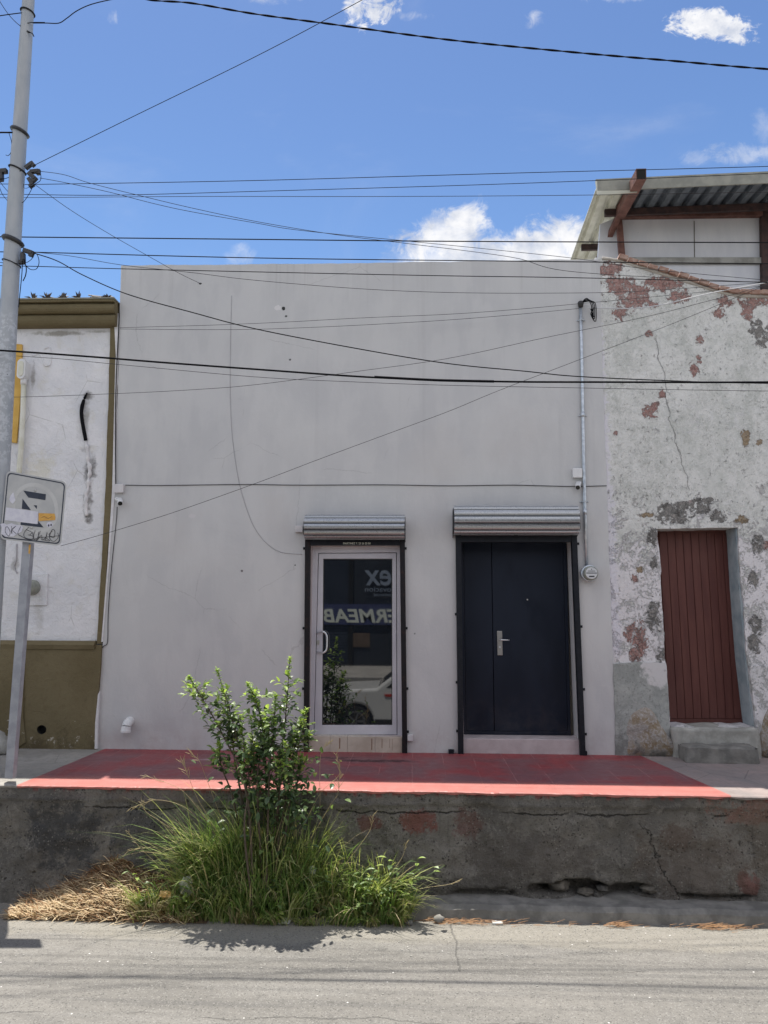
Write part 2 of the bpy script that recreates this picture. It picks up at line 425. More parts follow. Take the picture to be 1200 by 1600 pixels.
def f_peel(t_):
    p = t_.pos(); X, Y_, Z = t_.xyz(p)
    n1 = t_.noise(p, 2.6, 8, .68, .3); n2 = t_.noise(p, 11, 9, .72, .6); n3 = t_.noise(p, 38, 7, .72, .8); n4 = t_.noise(p, 5.0, 9, .7, 1.0)
    wob = t_.noise(p, 13, 10, .78, .5)
    c = t_.mix(t_.step(n1, .35, .65), (.52, .525, .49), (.70, .695, .665))
    n5 = t_.noise(p, 24, 8, .82, 1.4)
    c = t_.mix(t_.mul(t_.step(n5, .49, .54), .7), c, (.74, .73, .71))
    c = t_.mix(t_.mul(t_.mul(t_.step(n3, .52, .60), t_.step(n4, .42, .62)), .65), c, (.27, .27, .25))
    c = t_.mix(t_.mul(t_.step(n2, .50, .60), .30), c, (.36, .37, .35))
    # remains of whitewash, more of it towards the foot and along the old door
    zup = t_.step(Z, 3.2, 1.9, -.09, .07)
    white = t_.step(t_.add(t_.add(t_.mul(n4, .6), t_.mul(n3, .4)), zup), .50, .56)
    c = t_.mix(t_.mul(white, .9), c, (.72, .69, .70))
    c = t_.mix(t_.step(t_.add(n3, t_.mul(n2, .3)), .80, .82), c, (.11, .10, .09))
    c = t_.mix(t_.mul(t_.step(t_.noise(t_.scale(p, (1, 1, .5)), 1.6, 8, .7, .5), .52, .62), .22), c, (.33, .36, .32))
    x0, _ = px_xz(937, 500)
    edge = t_.step(t_.add(t_.sub(X, t_.mul(t_.sub(3.0, Z), .03)), t_.mul(t_.sub(wob, .5), .45)), x0 + .05, x0 + .10, 1, 0)
    edge = t_.mul(edge, t_.step(Z, 1.05, 1.15))
    c = t_.mix(t_.mul(edge, .85), c, (.68, .66, .71))
    # faint ghost letters of old advertising
    ghost = None
    for (xa, xb, ya, yb) in [(1088, 1094, 636, 676), (1068, 1092, 633, 637), (1074, 1092, 657, 661), (1066, 1096, 673, 677), (1040, 1046, 640, 668), (1150, 1165, 644, 650), (1148, 1153, 648, 668), (1150, 1164, 666, 671), (1112, 1116, 640, 655)]:
        a, zt = px_xz(xa, ya); b_, zb = px_xz(xb, yb)
        k = t_.mn(t_.mn(t_.sub(X, a), t_.sub(b_, X)), t_.mn(t_.sub(Z, zb), t_.sub(zt, Z)))
        ghost = k if ghost is None else t_.mx(ghost, k)
    gk = t_.step(t_.add(ghost, t_.mul(t_.sub(t_.noise(p, 26, 5, .7), .5), .16)), -.004, .012, 0, .28)
    c = t_.mix(gk, c, (.63, .62, .64))
    h = t_.add(t_.mul(n2, .6), t_.add(t_.mul(n3, .4), t_.mul(white, .35)))
    brick = (.235, .135, .120); cem = (.205, .20, .19); tan = (.33, .25, .16)
    fk = t_.add(t_.mul(wob, .6), t_.mul(n5, .4)); c = t_.mix(t_.step(fk, .585, .60, 0, .8), c, (.33, .325, .31)); c = t_.mix(t_.step(fk, .395, .38, 0, .85), c, (.76, .74, .74))
    h = t_.sub(h, t_.mul(t_.step(fk, .585, .60), 1.2))
    groups = {brick: [(952, 420, 26, 12), (972, 448, 32, 17), (990, 468, 26, 16), (958, 440, 16, 14), (1038, 442, 34, 12), (1062, 462, 18, 13), (968, 488, 12, 15), (1000, 455, 20, 12), (1018, 476, 14, 6),
                      (1132, 470, 12, 10), (1124, 488, 10, 8), (1180, 470, 30, 12), (1168, 490, 9, 12), (1085, 577, 8, 13), (1015, 521, 6, 6), (1094, 531, 6, 8), (1092, 561, 5, 7), (1035, 617, 5, 8), (963, 677, 4, 5),
                      (1017, 641, 11, 14), (1021, 632, 9, 6), (999, 1000, 13, 28), (985, 990, 9, 12), (995, 1022, 12, 14), (1080, 785, 6, 5), (993, 904, 5, 7), (1196, 852, 14, 7)],
              cem: [(1052, 806, 30, 13), (1070, 790, 16, 8), (1043, 795, 14, 10), (1124, 808, 12, 11), (1020, 838, 9, 14), (1021, 965, 11, 22), (1034, 1025, 8, 14), (1103, 783, 22, 6), (1178, 905, 9, 14), (1182, 975, 11, 16),
                    (1180, 1005, 10, 14), (1022, 880, 6, 10), (1098, 795, 12, 9), (1192, 520, 18, 22), (1185, 850, 9, 16)],
              tan: [(1166, 684, 7, 14), (1010, 805, 12, 4), (1160, 812, 12, 6), (1000, 890, 6, 5), (1187, 690, 5, 5)]}
    cut = None
    for cc, L in groups.items():
        g = None
        for (a, b_, rx, ry) in L:
            x, z = px_xz(a, b_)
            k = t_.blob(X, Z, x, z, rx * MPX * .95, ry * MPX * .95)
            g = k if g is None else t_.mx(g, k)
        g = t_.add(g, t_.add(t_.mul(t_.sub(wob, .5), 10.0), t_.add(t_.mul(t_.sub(n4, .5), 3.0), t_.mul(t_.sub(n3, .5), 2.5))))
        k = t_.step(g, .10, .28)
        c = t_.mix(k, c, t_.mix(t_.step(n3, .4, .6), cc, (tuple(q * 1.7 for q in cc) if cc == brick else tuple(q * .85 for q in cc))))
        rim = t_.mul(t_.step(g, -.35, .05), t_.sub(1.0, k))
        c = t_.mix(t_.mul(rim, .5), c, (.74, .72, .72))
        cut = k if cut is None else t_.mx(cut, k)
    # a wandering settlement crack
    xa, za = px_xz(1028, 560); xb, zb = px_xz(1075, 770)
    lx = t_.add(xa, t_.mul(t_.m('DIVIDE', t_.sub(za, Z), za - zb), xb - xa))
    off = t_.m('ABSOLUTE', t_.add(t_.sub(X, lx), t_.mul(t_.sub(t_.noise(p, 2.5, 5, .6), .5), .35)))
    ck = t_.mul(t_.step(off, .007, .001), t_.mul(t_.step(Z, zb, zb + .1), t_.step(Z, za + .3, za + .2)))
    c = t_.mix(t_.mul(ck, .28), c, (.17, .17, .16))
    c = t_.mix(t_.mul(cut, t_.step(n5, .50, .60, 0, .75)), c, (.42, .38, .35)); c = t_.mix(t_.mul(cut, t_.step(n5, .46, .40, 0, .7)), c, (.10, .085, .075))
    h = t_.sub(h, t_.add(t_.mul(cut, 2.6), ck))
    return dict(col=c, h=h, hs=1.0, hd=.024, rough=.85)
M_peel = mat('peeling_limewash', f_peel, spec=.2)

def f_skirt(t_):
    p = t_.pos(); n1 = t_.noise(p, 5, 8, .7, .5); n3 = t_.noise(p, 34, 6, .7)
    X, Y_, Z = t_.xyz(p)
    c = t_.mix(t_.step(n1, .35, .65), (.27, .285, .27), (.40, .41, .39))
    c = t_.mix(t_.mul(t_.step(n3, .55, .62), .5), c, (.17, .17, .16))
    xr, zr = px_xz(1045, 1045)
    wsp = t_.step(t_.add(t_.blob(X, Z, xr - .03, zr, .34, .24), t_.mul(t_.sub(t_.noise(p, 12, 8, .72), .5), 3)), .1, .5)
    c = t_.mix(t_.mul(wsp, .85), c, (.62, .60, .60))
    low = t_.step(t_.add(t_.noise(p, 10, 7, .7), t_.step(Z, .4, .0, 0, .25)), .55, .75)
    c = t_.mix(t_.mul(low, .6), c, (.13, .125, .12))
    return dict(col=c, h=t_.add(n1, t_.mul(n3, .5)), hs=.9, hd=.012, rough=.88)
M_skirt = mat('bare_cement_skirt', f_skirt, spec=.2)

def f_mound(t_):
    p = t_.pos(); n1 = t_.noise(p, 6, 8, .7, .5); n3 = t_.noise(p, 30, 6, .7); X, Y_, Z = t_.xyz(p)
    c = t_.mix(t_.step(n1, .38, .62), (.25, .19, .12), (.36, .335, .31))
    c = t_.mix(t_.step(n3, .5, .58, 0, .6), c, (.46, .44, .43))
    c = t_.mix(t_.step(t_.add(n1, t_.step(Z, .3, 0, 0, .2)), .6, .8), c, (.15, .14, .12))
    return dict(col=c, h=t_.add(n1, n3), hs=.9, hd=.015, rough=.9)
M_mound = mat('rubble_patch', f_mound, spec=.2)

EDGE_L, EDGE_R = G(28, 1226, 0), G(1140, 1243, 0); YE0 = 6.84
def f_red(t_):
    p = t_.pos(); X, Y_, Z = t_.xyz(p)
    n1 = t_.noise(p, 1.6, 6, .65, .4); n2 = t_.noise(p, 9, 7, .68); n3 = t_.noise(p, 60, 5, .65)
    c = t_.mix(t_.step(n1, .35, .65), (.285, .046, .050), (.20, .048, .055))
    c = t_.mix(t_.mul(t_.step(n2, .48, .7), .5), c, (.34, .105, .105))
    scr = t_.step(t_.noise(t_.scale(p, (.6, 5, 1)), 7, 7, .75, .4), .60, .68)
    c = t_.mix(t_.mul(scr, .45), c, (.36, .19, .18))
    sm_ = t_.step(t_.noise(p, 3.2, 7, .7, .8), .55, .66)
    c = t_.mix(t_.mul(sm_, .5), c, (.135, .045, .052))
    # dusty grey footprint of wear in the middle, cleaner by the wall
    wear = t_.mul(t_.step(Y_, D - .08, D - .4), t_.step(n1, .3, .6))
    c = t_.mix(t_.mul(wear, .62), c, (.185, .105, .112))
    br = t_.n('ShaderNodeTexBrick', offset=0.0); t_.put(br.inputs['Vector'], t_.comb(t_.add(X, t_.mul(t_.sub(t_.noise(p, 3), .5), .02)), Y_, 0.0))
    br.inputs['Scale'].default_value = 1.0; br.inputs['Brick Width'].default_value = .33; br.inputs['Row Height'].default_value = .33
    br.inputs['Mortar Size'].default_value = .006; br.inputs['Mortar Smooth'].default_value = .6
    j = br.outputs['Fac']
    jj = t_.mul(j, t_.step(t_.noise(p, 2.4, 4), .38, .6))
    c = t_.mix(t_.mul(jj, .45), c, (.46, .22, .21))
    c = t_.mix(t_.step(t_.noise(p, 45, 3, .6), .70, .73), c, (.60, .42, .40))
    rim = t_.step(t_.add(Y_, t_.mul(t_.sub(n2, .5), .12)), YE0 + .48, YE0 + .30)  # pinker band paints sunlight into the floor colour along the edge
    c = t_.mix(t_.mul(rim, .62), c, (.47, .17, .135))
    # dark damp stain before the glass door
    g = G(585, 1189, 0); g2 = G(520, 1184, 0); g3 = G(335, 1187, 0)
    st = t_.mx(t_.blob(X, Y_, g.x, g.y, .55, .09), t_.blob(X, Y_, g2.x, g2.y, .28, .07))
    st = t_.step(t_.add(st, t_.mul(t_.sub(n2, .5), 3.2)), .1, 1.0)
    c = t_.mix(t_.mul(st, .85), c, (.045, .018, .022))
    st2 = t_.step(t_.add(t_.blob(X, Y_, g3.x, g3.y, .35, .05), t_.mul(t_.sub(n2, .5), 3.2)), .2, 1.0)
    c = t_.mix(t_.mul(st2, .5), c, (.5, .38, .40))
    return dict(col=c, h=t_.sub(t_.add(t_.mul(n3, .5), t_.mul(n2, .5)), t_.mul(jj, .8)), hs=.6, hd=.006, rough=t_.step(n2, .3, .7, .45, .7))
M_red = mat('red_floor_paint', f_red, spec=.4)

def f_conc(dark):
    def f(t_):
        p = t_.pos(); X, Y_, Z = t_.xyz(p)
        n1 = t_.noise(p, 1.8, 7, .65, .4); n2 = t_.noise(p, 10, 8, .7); n3 = t_.noise(p, 70, 5, .7)
        if dark: a, b_ = (.235, .225, .205), (.30, .285, .26)
        else: a, b_ = (.31, .25, .232), (.24, .21, .20)
        c = t_.mix(t_.step(n1, .35, .65), a, b_)
        c = t_.mix(t_.mul(t_.step(n2, .45, .68), .45), c, tuple(q * .62 for q in a))
        c = t_.mix(t_.step(n3, .66, .72, 0, .6), c, (.5, .47, .43))
        h = t_.add(t_.mul(n2, .6), t_.mul(n3, .5))
        if not dark:
            br = t_.n('ShaderNodeTexBrick', offset=0.0); t_.put(br.inputs['Vector'], t_.comb(X, Y_, 0.0))
            br.inputs['Scale'].default_value = 1.0; br.inputs['Brick Width'].default_value = .33; br.inputs['Row Height'].default_value = .33
            br.inputs['Mortar Size'].default_value = .008; br.inputs['Mortar Smooth'].default_value = .6
            br.inputs['Color1'].default_value = (1, 1, 1, 1); br.inputs['Color2'].default_value = (.72, .72, .75, 1)
            c = t_.mix(.8, c, br.outputs['Color'], 'MULTIPLY') if False else t_.mix(t_.mul(br.outputs['Fac'], .4), c, (.2, .18, .17))
        ck = t_.step(t_.voro(t_.add(t_.scale(p, (1, 1, 1)), t_.scale(t_.noise(p, 4, 5, .6, 0, 1), (.3, .3, .3))) if False else p, 1.1, 'DISTANCE_TO_EDGE'), .006, .0)
        c = t_.mix(t_.mul(ck, .5), c, (.08, .075, .07))
        return dict(col=c, h=h, hs=.8, hd=.008, rough=.9)
    return f
M_conc = mat('pavement_concrete', f_conc(True), spec=.25)
M_pink = mat('faded_pink_paving', f_conc(False), spec=.25)

def f_road(t_):
    p = t_.pos(); X, Y_, Z = t_.xyz(p)
    n1 = t_.noise(t_.scale(p, (.35, 1, 1)), 1.3, 6, .6, .3); n2 = t_.noise(p, 14, 8, .7); n3 = t_.noise(p, 75, 5, .8); n5 = t_.noise(t_.scale(p, (.10, 2.2, 1)), 4.0, 6, .65)
    c = t_.mix(t_.step(n1, .3, .7), (.160, .153, .140), (.208, .198, .180))
    c = t_.mix(t_.mul(t_.step(n5, .50, .66), .38), c, (.095, .093, .091))
    c = t_.mix(t_.mul(t_.step(n2, .48, .66), .35), c, (.105, .102, .097))
    oil = t_.step(t_.noise(p, 2.2, 7, .7, .5), .60, .72); c = t_.mix(t_.mul(oil, .5), c, (.075, .073, .070))
    lp = t_.step(t_.noise(t_.scale(p, (.25, 1.4, 1)), 3.2, 5, .6, .3), .55, .60); c = t_.mix(t_.mul(lp, .25), c, (.24, .232, .215))
    gut = t_.step(t_.add(Y_, t_.mul(t_.sub(t_.noise(p, 1.4, 5, .6), .5), .5)), 6.16, 6.26)
    c = t_.mix(t_.mul(gut, .55), c, t_.mix(n2, (.30, .28, .235), (.22, .205, .175)))
    c = t_.mix(t_.step(n3, .60, .70, 0, .75), c, (.28, .275, .26))
    c = t_.mix(t_.step(n3, .40, .30, 0, .8), c, (.050, .049, .047))
    fl = t_.voro(p, 7.0); c = t_.mix(t_.step(fl, .055, .03, 0, .85), c, (.72, .71, .68))
    near = t_.step(Y_, 5.25, 4.9)
    c = t_.mix(t_.mul(near, t_.step(n3, .50, .58, 0, .45)), c, (.26, .255, .24))
    wv = t_.add(Y_, t_.mul(t_.sub(t_.noise(p, 1.1, 6, .65), .5), .35))
    ck = t_.mx(t_.step(t_.m('ABSOLUTE', t_.sub(wv, 5.10)), .010, .002), t_.mul(t_.step(t_.m('ABSOLUTE', t_.sub(wv, 5.86)), .008, .002), t_.step(t_.noise(p, .8), .48, .55)))
    ck = t_.mul(ck, t_.step(t_.noise(p, 1.7, 4), .36, .5))
    vc = t_.mul(t_.step(t_.m('ABSOLUTE', t_.add(t_.sub(X, G(712, 1480, ZR).x), t_.mul(t_.sub(t_.noise(p, 3, 4), .5), .12))), .008, .002), t_.step(Y_, 5.75, 5.8))
    ck = t_.mx(ck, vc)
    grit = t_.voro(p, 120.0, out=1); gx = t_.xyz(grit)
    c = t_.mix(t_.step(gx[0], .80, 1.0, 0, .55), c, (.30, .29, .27)); c = t_.mix(t_.step(gx[1], .82, 1.0, 0, .6), c, (.055, .054, .05))
    c = t_.mix(t_.mul(ck, .35), c, (.05, .05, .048))
    return dict(col=c, h=t_.sub(t_.add(t_.mul(n3, 1.0), t_.mul(n2, .7)), t_.mul(ck, 1.4)), hs=.8, hd=.007, rough=.88)
M_road = mat('worn_asphalt', f_road, spec=.3)

def f_rwall(t_):
    p = t_.pos(); X, Y_, Z = t_.xyz(p)
    n1 = t_.noise(p, 2.0, 8, .68, .5); n2 = t_.noise(p, 9, 9, .74, .7); n3 = t_.noise(p, 45, 6, .74)
    c = t_.mix(t_.step(n1, .32, .68), (.165, .155, .140), (.30, .28, .245))
    c = t_.mix(t_.step(n2, .50, .64, 0, .7), c, (.35, .33, .295))
    c = t_.mix(t_.step(n3, .56, .64, 0, .6), c, (.070, .067, .061))
    wob = t_.add(t_.mul(t_.noise(p, 6, 8, .7), .7), t_.mul(n3, .3))
    def q(px, py): r = P(px, py, YE); return r.x, r.z
    for (a, b_, rx, ry, cc, k0) in [(110, 1300, 65, 60, (.085, .087, .090), .8), (230, 1300, 60, 55, (.10, .103, .108), .6), (655, 1281, 30, 19, (.26, .09, .07), .75), (728, 1286, 27, 26, (.19, .085, .07), .6), (578, 1280, 22, 14, (.19, .06, .05), .65),
                                    (1050, 1305, 30, 20, (.16, .10, .08), .4), (1175, 1265, 80, 22, (.34, .19, .15), .75), (1160, 1372, 20, 18, (.30, .13, .11), .75), (1200, 1300, 60, 60, (.20, .165, .125), .5),
                                    (240, 1240, 170, 10, (.26, .22, .195), .65), (1080, 1350, 90, 70, (.17, .135, .11), .5), (820, 1330, 120, 40, (.125, .108, .095), .5), (700, 1380, 300, 20, (.13, .12, .105), .5), (20, 1350, 50, 50, (.13, .125, .115), .5)]:
        x, z = q(a, b_); mp = YE / FPX
        k = t_.step(t_.blob(X, Z, x, z, rx * mp, ry * mp, wob, 1.6), 0, .7, 0, k0)
        c = t_.mix(k, c, cc)
    agg = t_.xyz(t_.voro(p, 55.0, out=1)); ad = t_.voro(p, 55.0)
    am = t_.step(t_.noise(p, 2.6, 6, .7), .42, .58)
    c = t_.mix(t_.mul(t_.mul(t_.step(agg[0], .55, .95), t_.step(ad, .5, .3)), t_.mul(am, .75)), c, (.36, .34, .30))
    c = t_.mix(t_.mul(t_.mul(t_.step(agg[1], .6, .95), t_.step(ad, .5, .3)), t_.mul(am, .8)), c, (.045, .043, .04))
    strk = t_.step(t_.noise(t_.scale(p, (6, 1, .5)), 1.6, 7, .7), .54, .70)
    c = t_.mix(t_.mul(strk, .4), c, (.075, .072, .066))
    drp = t_.mul(t_.step(t_.noise(t_.scale(p, (5, 1, .6)), 2.0, 7, .75), .50, .56), t_.step(t_.add(Z, t_.mul(t_.sub(n2, .5), .12)), -.07, -.03))
    c = t_.mix(t_.mul(drp, t_.mul(t_.step(X, EDGE_L.x, EDGE_L.x + .1), .8)), c, (.30, .085, .08))
    _, zc = q(700, 1264)
    off = t_.m('ABSOLUTE', t_.add(t_.sub(Z, zc), t_.mul(t_.sub(t_.noise(t_.scale(p, (1, 1, 1)), 2.2, 7, .65), .5), .16)))
    ck = t_.mul(t_.step(t_.add(off, t_.mul(t_.sub(n3, .5), .02)), .009, .002), t_.step(t_.noise(p, 2.2, 5), .45, .52))
    xa, za = q(1003, 1290); xb, zb = q(1052, 1390)
    lx = t_.add(xa, t_.mul(t_.m('DIVIDE', t_.sub(za, Z), za - zb), xb - xa))
    off2 = t_.m('ABSOLUTE', t_.add(t_.add(t_.sub(X, lx), t_.mul(t_.sub(t_.noise(p, 5, 8, .72), .5), .34)), t_.mul(t_.sub(n3, .5), .02)))
    ck = t_.mx(ck, t_.mul(t_.step(off2, .009, .002), t_.step(Z, za + .08, za)))
    pit = t_.step(t_.voro(t_.mix(.1, p, t_.noise(p, 9, 4, .6, 0, 1)), 16.0), .20, .10); pit = t_.mul(pit, t_.step(n1, .45, .55))
    c = t_.mix(t_.mul(pit, .6), c, (.045, .043, .040))
    c = t_.mix(t_.mul(ck, .75), c, (.022, .021, .020))
    top = t_.step(t_.add(Z, t_.mul(t_.sub(n2, .5), .05)), -.035, -.02)
    return dict(col=c, h=t_.sub(t_.add(t_.mul(n2, 1.2), t_.mul(n3, 1.0)), t_.add(t_.mul(pit, .8), t_.mul(ck, 1.5))), hs=1.0, hd=.05, rough=.92)
M_rwall = mat('old_rough_concrete', f_rwall, spec=.15)
M_stone = simple('embedded_stone', (.11, .10, .085), (.20, .18, .15), 14, .9, bump=.9, bd=.012, spec=.2)
M_kerb = simple('kerb_concrete', (.15, .145, .133), (.24, .23, .21), 7, .9, bump=.8, bd=.008, spec=.2)
M_step = simple('step_cement', (.27, .265, .24), (.40, .39, .36), 6, .9, bump=.8, bd=.008, spec=.2)

def f_galv(t_):
    p = t_.pos(); n1 = t_.noise(p, 60, 5, .7); n2 = t_.noise(p, 9, 4)
    sp = t_.voro(p, 160, out=1)
    return dict(col=t_.mix(t_.mul(n1, 1.0), (.24, .255, .27), (.52, .53, .54)), rough=t_.add(.16, t_.mul(n1, .30)), h=t_.add(n1, n2), hs=.35, hd=.003)
M_galv = mat('galvanised_steel', f_galv, metal=.8)
M_galvc = simple('galvanised_conduit_steel', (.42, .46, .50), (.58, .62, .66), 20, .38, metal=.75, bump=.1)
M_black = simple('black_gloss_paint', (.008, .010, .014), (.014, .016, .022), 30, .45, bump=.25, bd=.002, spec=.25)
M_blackrust = simple('black_paint_rusting', (.010, .009, .011), (.030, .016, .014), 16, .5, bump=.4, bd=.003, spec=.25, lo=.5, hi=.75)
def f_dblk(t_):
    p = t_.pos(); n1 = t_.noise(t_.scale(p, (1, 1, .4)), 2.6, 6, .65, .4); n2 = t_.noise(t_.scale(p, (3, 1, 14)), 6, 7, .75, .5); n3 = t_.noise(p, 1.2, 3)
    c = t_.mix(t_.step(n1, .35, .65), (.0045, .0085, .019), (.008, .0135, .027))
    c = t_.mix(t_.step(n2, .68, .76, 0, .35), c, (.05, .055, .065))
    Z = t_.xyz(p)[2]
    dust = t_.mul(t_.step(Z, .75, .2), t_.step(t_.noise(p, 5, 6, .7), .4, .7))
    c = t_.mix(t_.mul(dust, .22), c, (.09, .075, .07))
    return dict(col=c, h=t_.add(t_.mul(n3, 2.0), t_.mul(n1, .4)), hs=.25, hd=.006, rough=t_.step(n1, .3, .7, .34, .58))
M_doorblk = mat('dark_blue_black_door_paint', f_dblk, spec=.28)
M_alu = simple('white_aluminium', (.50, .49, .53), (.56, .55, .58), 3, .36, bump=.06, bd=.001)
M_aludark = mat('rubber_gasket', col=(.03, .03, .03), rough=.6)
M_tile = simple('beige_step_tile', (.40, .34, .28), (.50, .44, .37), 5, .35, bump=.15, bd=.002)
M_tilej = mat('rusty_joint', col=(.20, .12, .08), rough=.9)
M_reveal = simple('pink_grey_plaster', (.42, .36, .36), (.50, .44, .44), 6, .8, bump=.4, bd=.004)
M_revealc = simple('cool_grey_plaster', (.25, .31, .34), (.38, .43, .45), 7, .85, bump=.6, bd=.006)
M_steel = mat('brushed_steel', col=(.45, .44, .42), rough=.35, metal=.9)
M_bare = mat('polished_aluminium', col=(.72, .73, .75), rough=.28, metal=.8)
M_wire = mat('black_cable_rubber', col=(.008, .008, .010), rough=.85, spec=.08)
M_wireg = mat('weathered_grey_wire', col=(.035, .035, .038), rough=.85, spec=.08)
M_wirep = simple('painted_over_cable', (.34, .33, .34), (.38, .37, .38), 10, .75, bump=.1)
M_wirew = mat('bright_service_cable', col=(.55, .55, .56), rough=.45)
M_plas = simple('white_plastic', (.62, .62, .62), (.68, .68, .68), 8, .4, bump=.05)
M_plasg = simple('painted_pipe_plastic', (.52, .50, .51), (.60, .58, .58), 8, .5, bump=.1)
M_cream = simple('cream_plastic_conduit', (.56, .55, .44), (.66, .65, .57), 6, .5, bump=.1)
M_lens = mat('dark_lens', col=(.01, .01, .012), rough=.1)
M_yellow = simple('yellow_board_paint', (.52, .30, .045), (.60, .37, .08), 5, .6, bump=.2)
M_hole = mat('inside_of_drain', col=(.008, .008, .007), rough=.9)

def f_door(t_):
    p = t_.pos(); X, Y_, Z = t_.xyz(p)
    n1 = t_.noise(t_.scale(p, (6, 6, .5)), 3, 6, .65); n2 = t_.noise(p, 2, 4)
    c = t_.mix(t_.step(n1, .35, .65), (.088, .026, .021), (.120, .040, .031))
    c = t_.mix(t_.mul(t_.step(n2, .5, .7), .3), c, (.135, .058, .048))
    c = t_.mix(t_.step(t_.noise(p, 30, 6, .7), .68, .74, 0, .7), c, (.20, .12, .10))
    return dict(col=c, h=n1, hs=.4, hd=.003, rough=.55)
M_door = mat('maroon_timber', f_door, spec=.4)
M_doorj = simple('rust_orange_jamb', (.16, .07, .02), (.22, .10, .03), 8, .7)

def f_glass(t_):
    p = t_.pos(); n = t_.noise(p, 2, 3)
    return dict(rough=t_.step(n, .3, .7, .012, .03))
M_glass = mat('tinted_door_glass', f_glass, col=(.006, .008, .011), rough=.02, spec=.5)
M_glass.node_tree.nodes['Principled BSDF'].inputs['IOR'].default_value = 2.25

def f_pole(t_):
    p = t_.pos(); X, Y_, Z = t_.xyz(p)
    n1 = t_.noise(t_.scale(p, (1, 1, .4)), 5, 6, .65); n2 = t_.noise(p, 20, 8, .7)
    c = t_.mix(t_.step(n1, .35, .65), (.30, .325, .35), (.37, .385, .40))
    a = t_.mul(t_.step(Z, 4.6, 4.4), t_.step(Z, 2.9, 3.1))
    c = t_.mix(t_.mul(t_.step(t_.add(n2, t_.mul(t_.sub(n1, .5), .4)), .52, .54), a), c, (.46, .48, .50))
    c = t_.mix(t_.mul(t_.step(n2, .66, .68), a), c, (.05, .05, .06))
    return dict(col=c, h=n2, hs=.2, hd=.003, rough=.5)
M_pole = mat('grey_painted_pole', f_pole)
M_post = simple('grey_post_paint', (.26, .27, .30), (.34, .35, .38), 9, .5, bump=.3, bd=.002)
M_signf = simple('faded_sign_sheet', (.40, .40, .395), (.47, .465, .45), 6, .5, bump=.05)
M_signb = simple('faded_ring_paint', (.46, .455, .44), (.52, .515, .50), 9, .55, bump=.05)
M_signk = simple('navy_black_sheet', (.018, .024, .042), (.030, .036, .055), 20, .45, bump=.05)
M_stick = simple('pale_sticker_paper', (.56, .55, .62), (.64, .63, .68), 20, .7, bump=.2)
M_orange = simple('orange_tape', (.58, .30, .06), (.66, .38, .08), 30, .6, bump=.2)
M_ink = mat('marker_ink', col=(.03, .03, .04), rough=.5)

def f_sheet(t_):
    p = t_.pos(); n1 = t_.noise(t_.scale(p, (1, 1, .3)), 3, 6, .6)
    c = t_.mix(t_.step(n1, .35, .7), (.62, .625, .66), (.72, .72, .74))
    c = t_.mix(t_.step(t_.noise(t_.scale(p, (7, 1, .6)), 3, 6, .7), .64, .74, 0, .4), c, (.30, .27, .26))
    c = t_.mix(t_.step(t_.noise(p, 12, 7, .75), .67, .70, 0, .7), c, (.12, .12, .13))
    return dict(col=c, h=n1, hs=.2, hd=.01, rough=.6)
M_sheet = mat('dirty_white_panel', f_sheet)
def f_rust(t_):
    p = t_.pos(); n1 = t_.noise(p, 8, 7, .7)
    return dict(col=t_.mix(t_.step(n1, .35, .65), (.105, .045, .035), (.19, .09, .07)), h=n1, hs=.4, hd=.005, rough=.75)
M_rust = mat('red_oxide_steel', f_rust)
M_rustd = simple('dark_oxide_steel', (.03, .018, .018), (.07, .035, .03), 9, .7, bump=.3)
M_roof = simple('cream_metal_roofing', (.46, .46, .38), (.56, .56, .48), 4, .5, metal=.0, bump=.1)
M_roofshade = simple('shade_painted_roofing', (.10, .115, .135), (.17, .19, .21), 5, .5, metal=.3, bump=.1)  # dark version of the roofing, deeper shade put into its colour
M_zinc = simple('flashing_zinc', (.20, .20, .17), (.28, .275, .23), 5, .5, bump=.1)
M_brick = simple('old_clay_brick', (.26, .14, .10), (.38, .27, .22), 14, .9, bump=.7, bd=.006)
M_mortar = simple('pale_mortar', (.36, .33, .29), (.48, .45, .40), 9, .9, bump=.8, bd=.01)
M_conn = mat('connector_black', col=(.02, .02, .022), rough=.45)
M_agave = simple('dusky_agave_leaf', (.045, .030, .035), (.075, .06, .045), 20, .6)
M_gdark = simple('grey_meter_glass', (.20, .21, .18), (.26, .27, .23), 12, .18, bump=.02)
M_dial = simple('pale_meter_dial', (.55, .56, .57), (.62, .63, .64), 30, .3, bump=.02)
M_trim = simple('peeled_white_edge', (.58, .57, .58), (.68, .66, .66), 12, .8, bump=.8, bd=.008)

def leafmat(name, c1, c2, sc=8, trans=.25, rough=.45):
    m_ = bpy.data.materials.new(name); m_.use_nodes = True
    t_ = NT(m_.node_tree); m_.node_tree.nodes.clear()
    p = t_.pos(); n = t_.noise(p, sc, 3, .6)
    c = t_.mix(t_.step(n, .35, .65), c1, c2)
    b = t_.n('ShaderNodeBsdfPrincipled'); t_.put(b.inputs['Base Color'], c); b.inputs['Roughness'].default_value = rough
    tr = t_.n('ShaderNodeBsdfTranslucent'); t_.put(tr.inputs[0], t_.mix(1.0, c, (1.2, 1.3, .6), 'MULTIPLY'))
    ms = t_.n('ShaderNodeMixShader'); ms.inputs[0].default_value = trans
    m_.node_tree.links.new(b.outputs[0], ms.inputs[1]); m_.node_tree.links.new(tr.outputs[0], ms.inputs[2])
    o = t_.n('ShaderNodeOutputMaterial'); m_.node_tree.links.new(ms.outputs[0], o.inputs[0])
    return m_
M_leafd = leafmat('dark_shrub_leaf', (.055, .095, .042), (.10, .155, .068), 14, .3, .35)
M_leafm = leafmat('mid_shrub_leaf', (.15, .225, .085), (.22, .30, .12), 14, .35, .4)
M_leafl = leafmat('lime_young_leaf', (.30, .42, .10), (.40, .50, .15), 14, .45, .45)
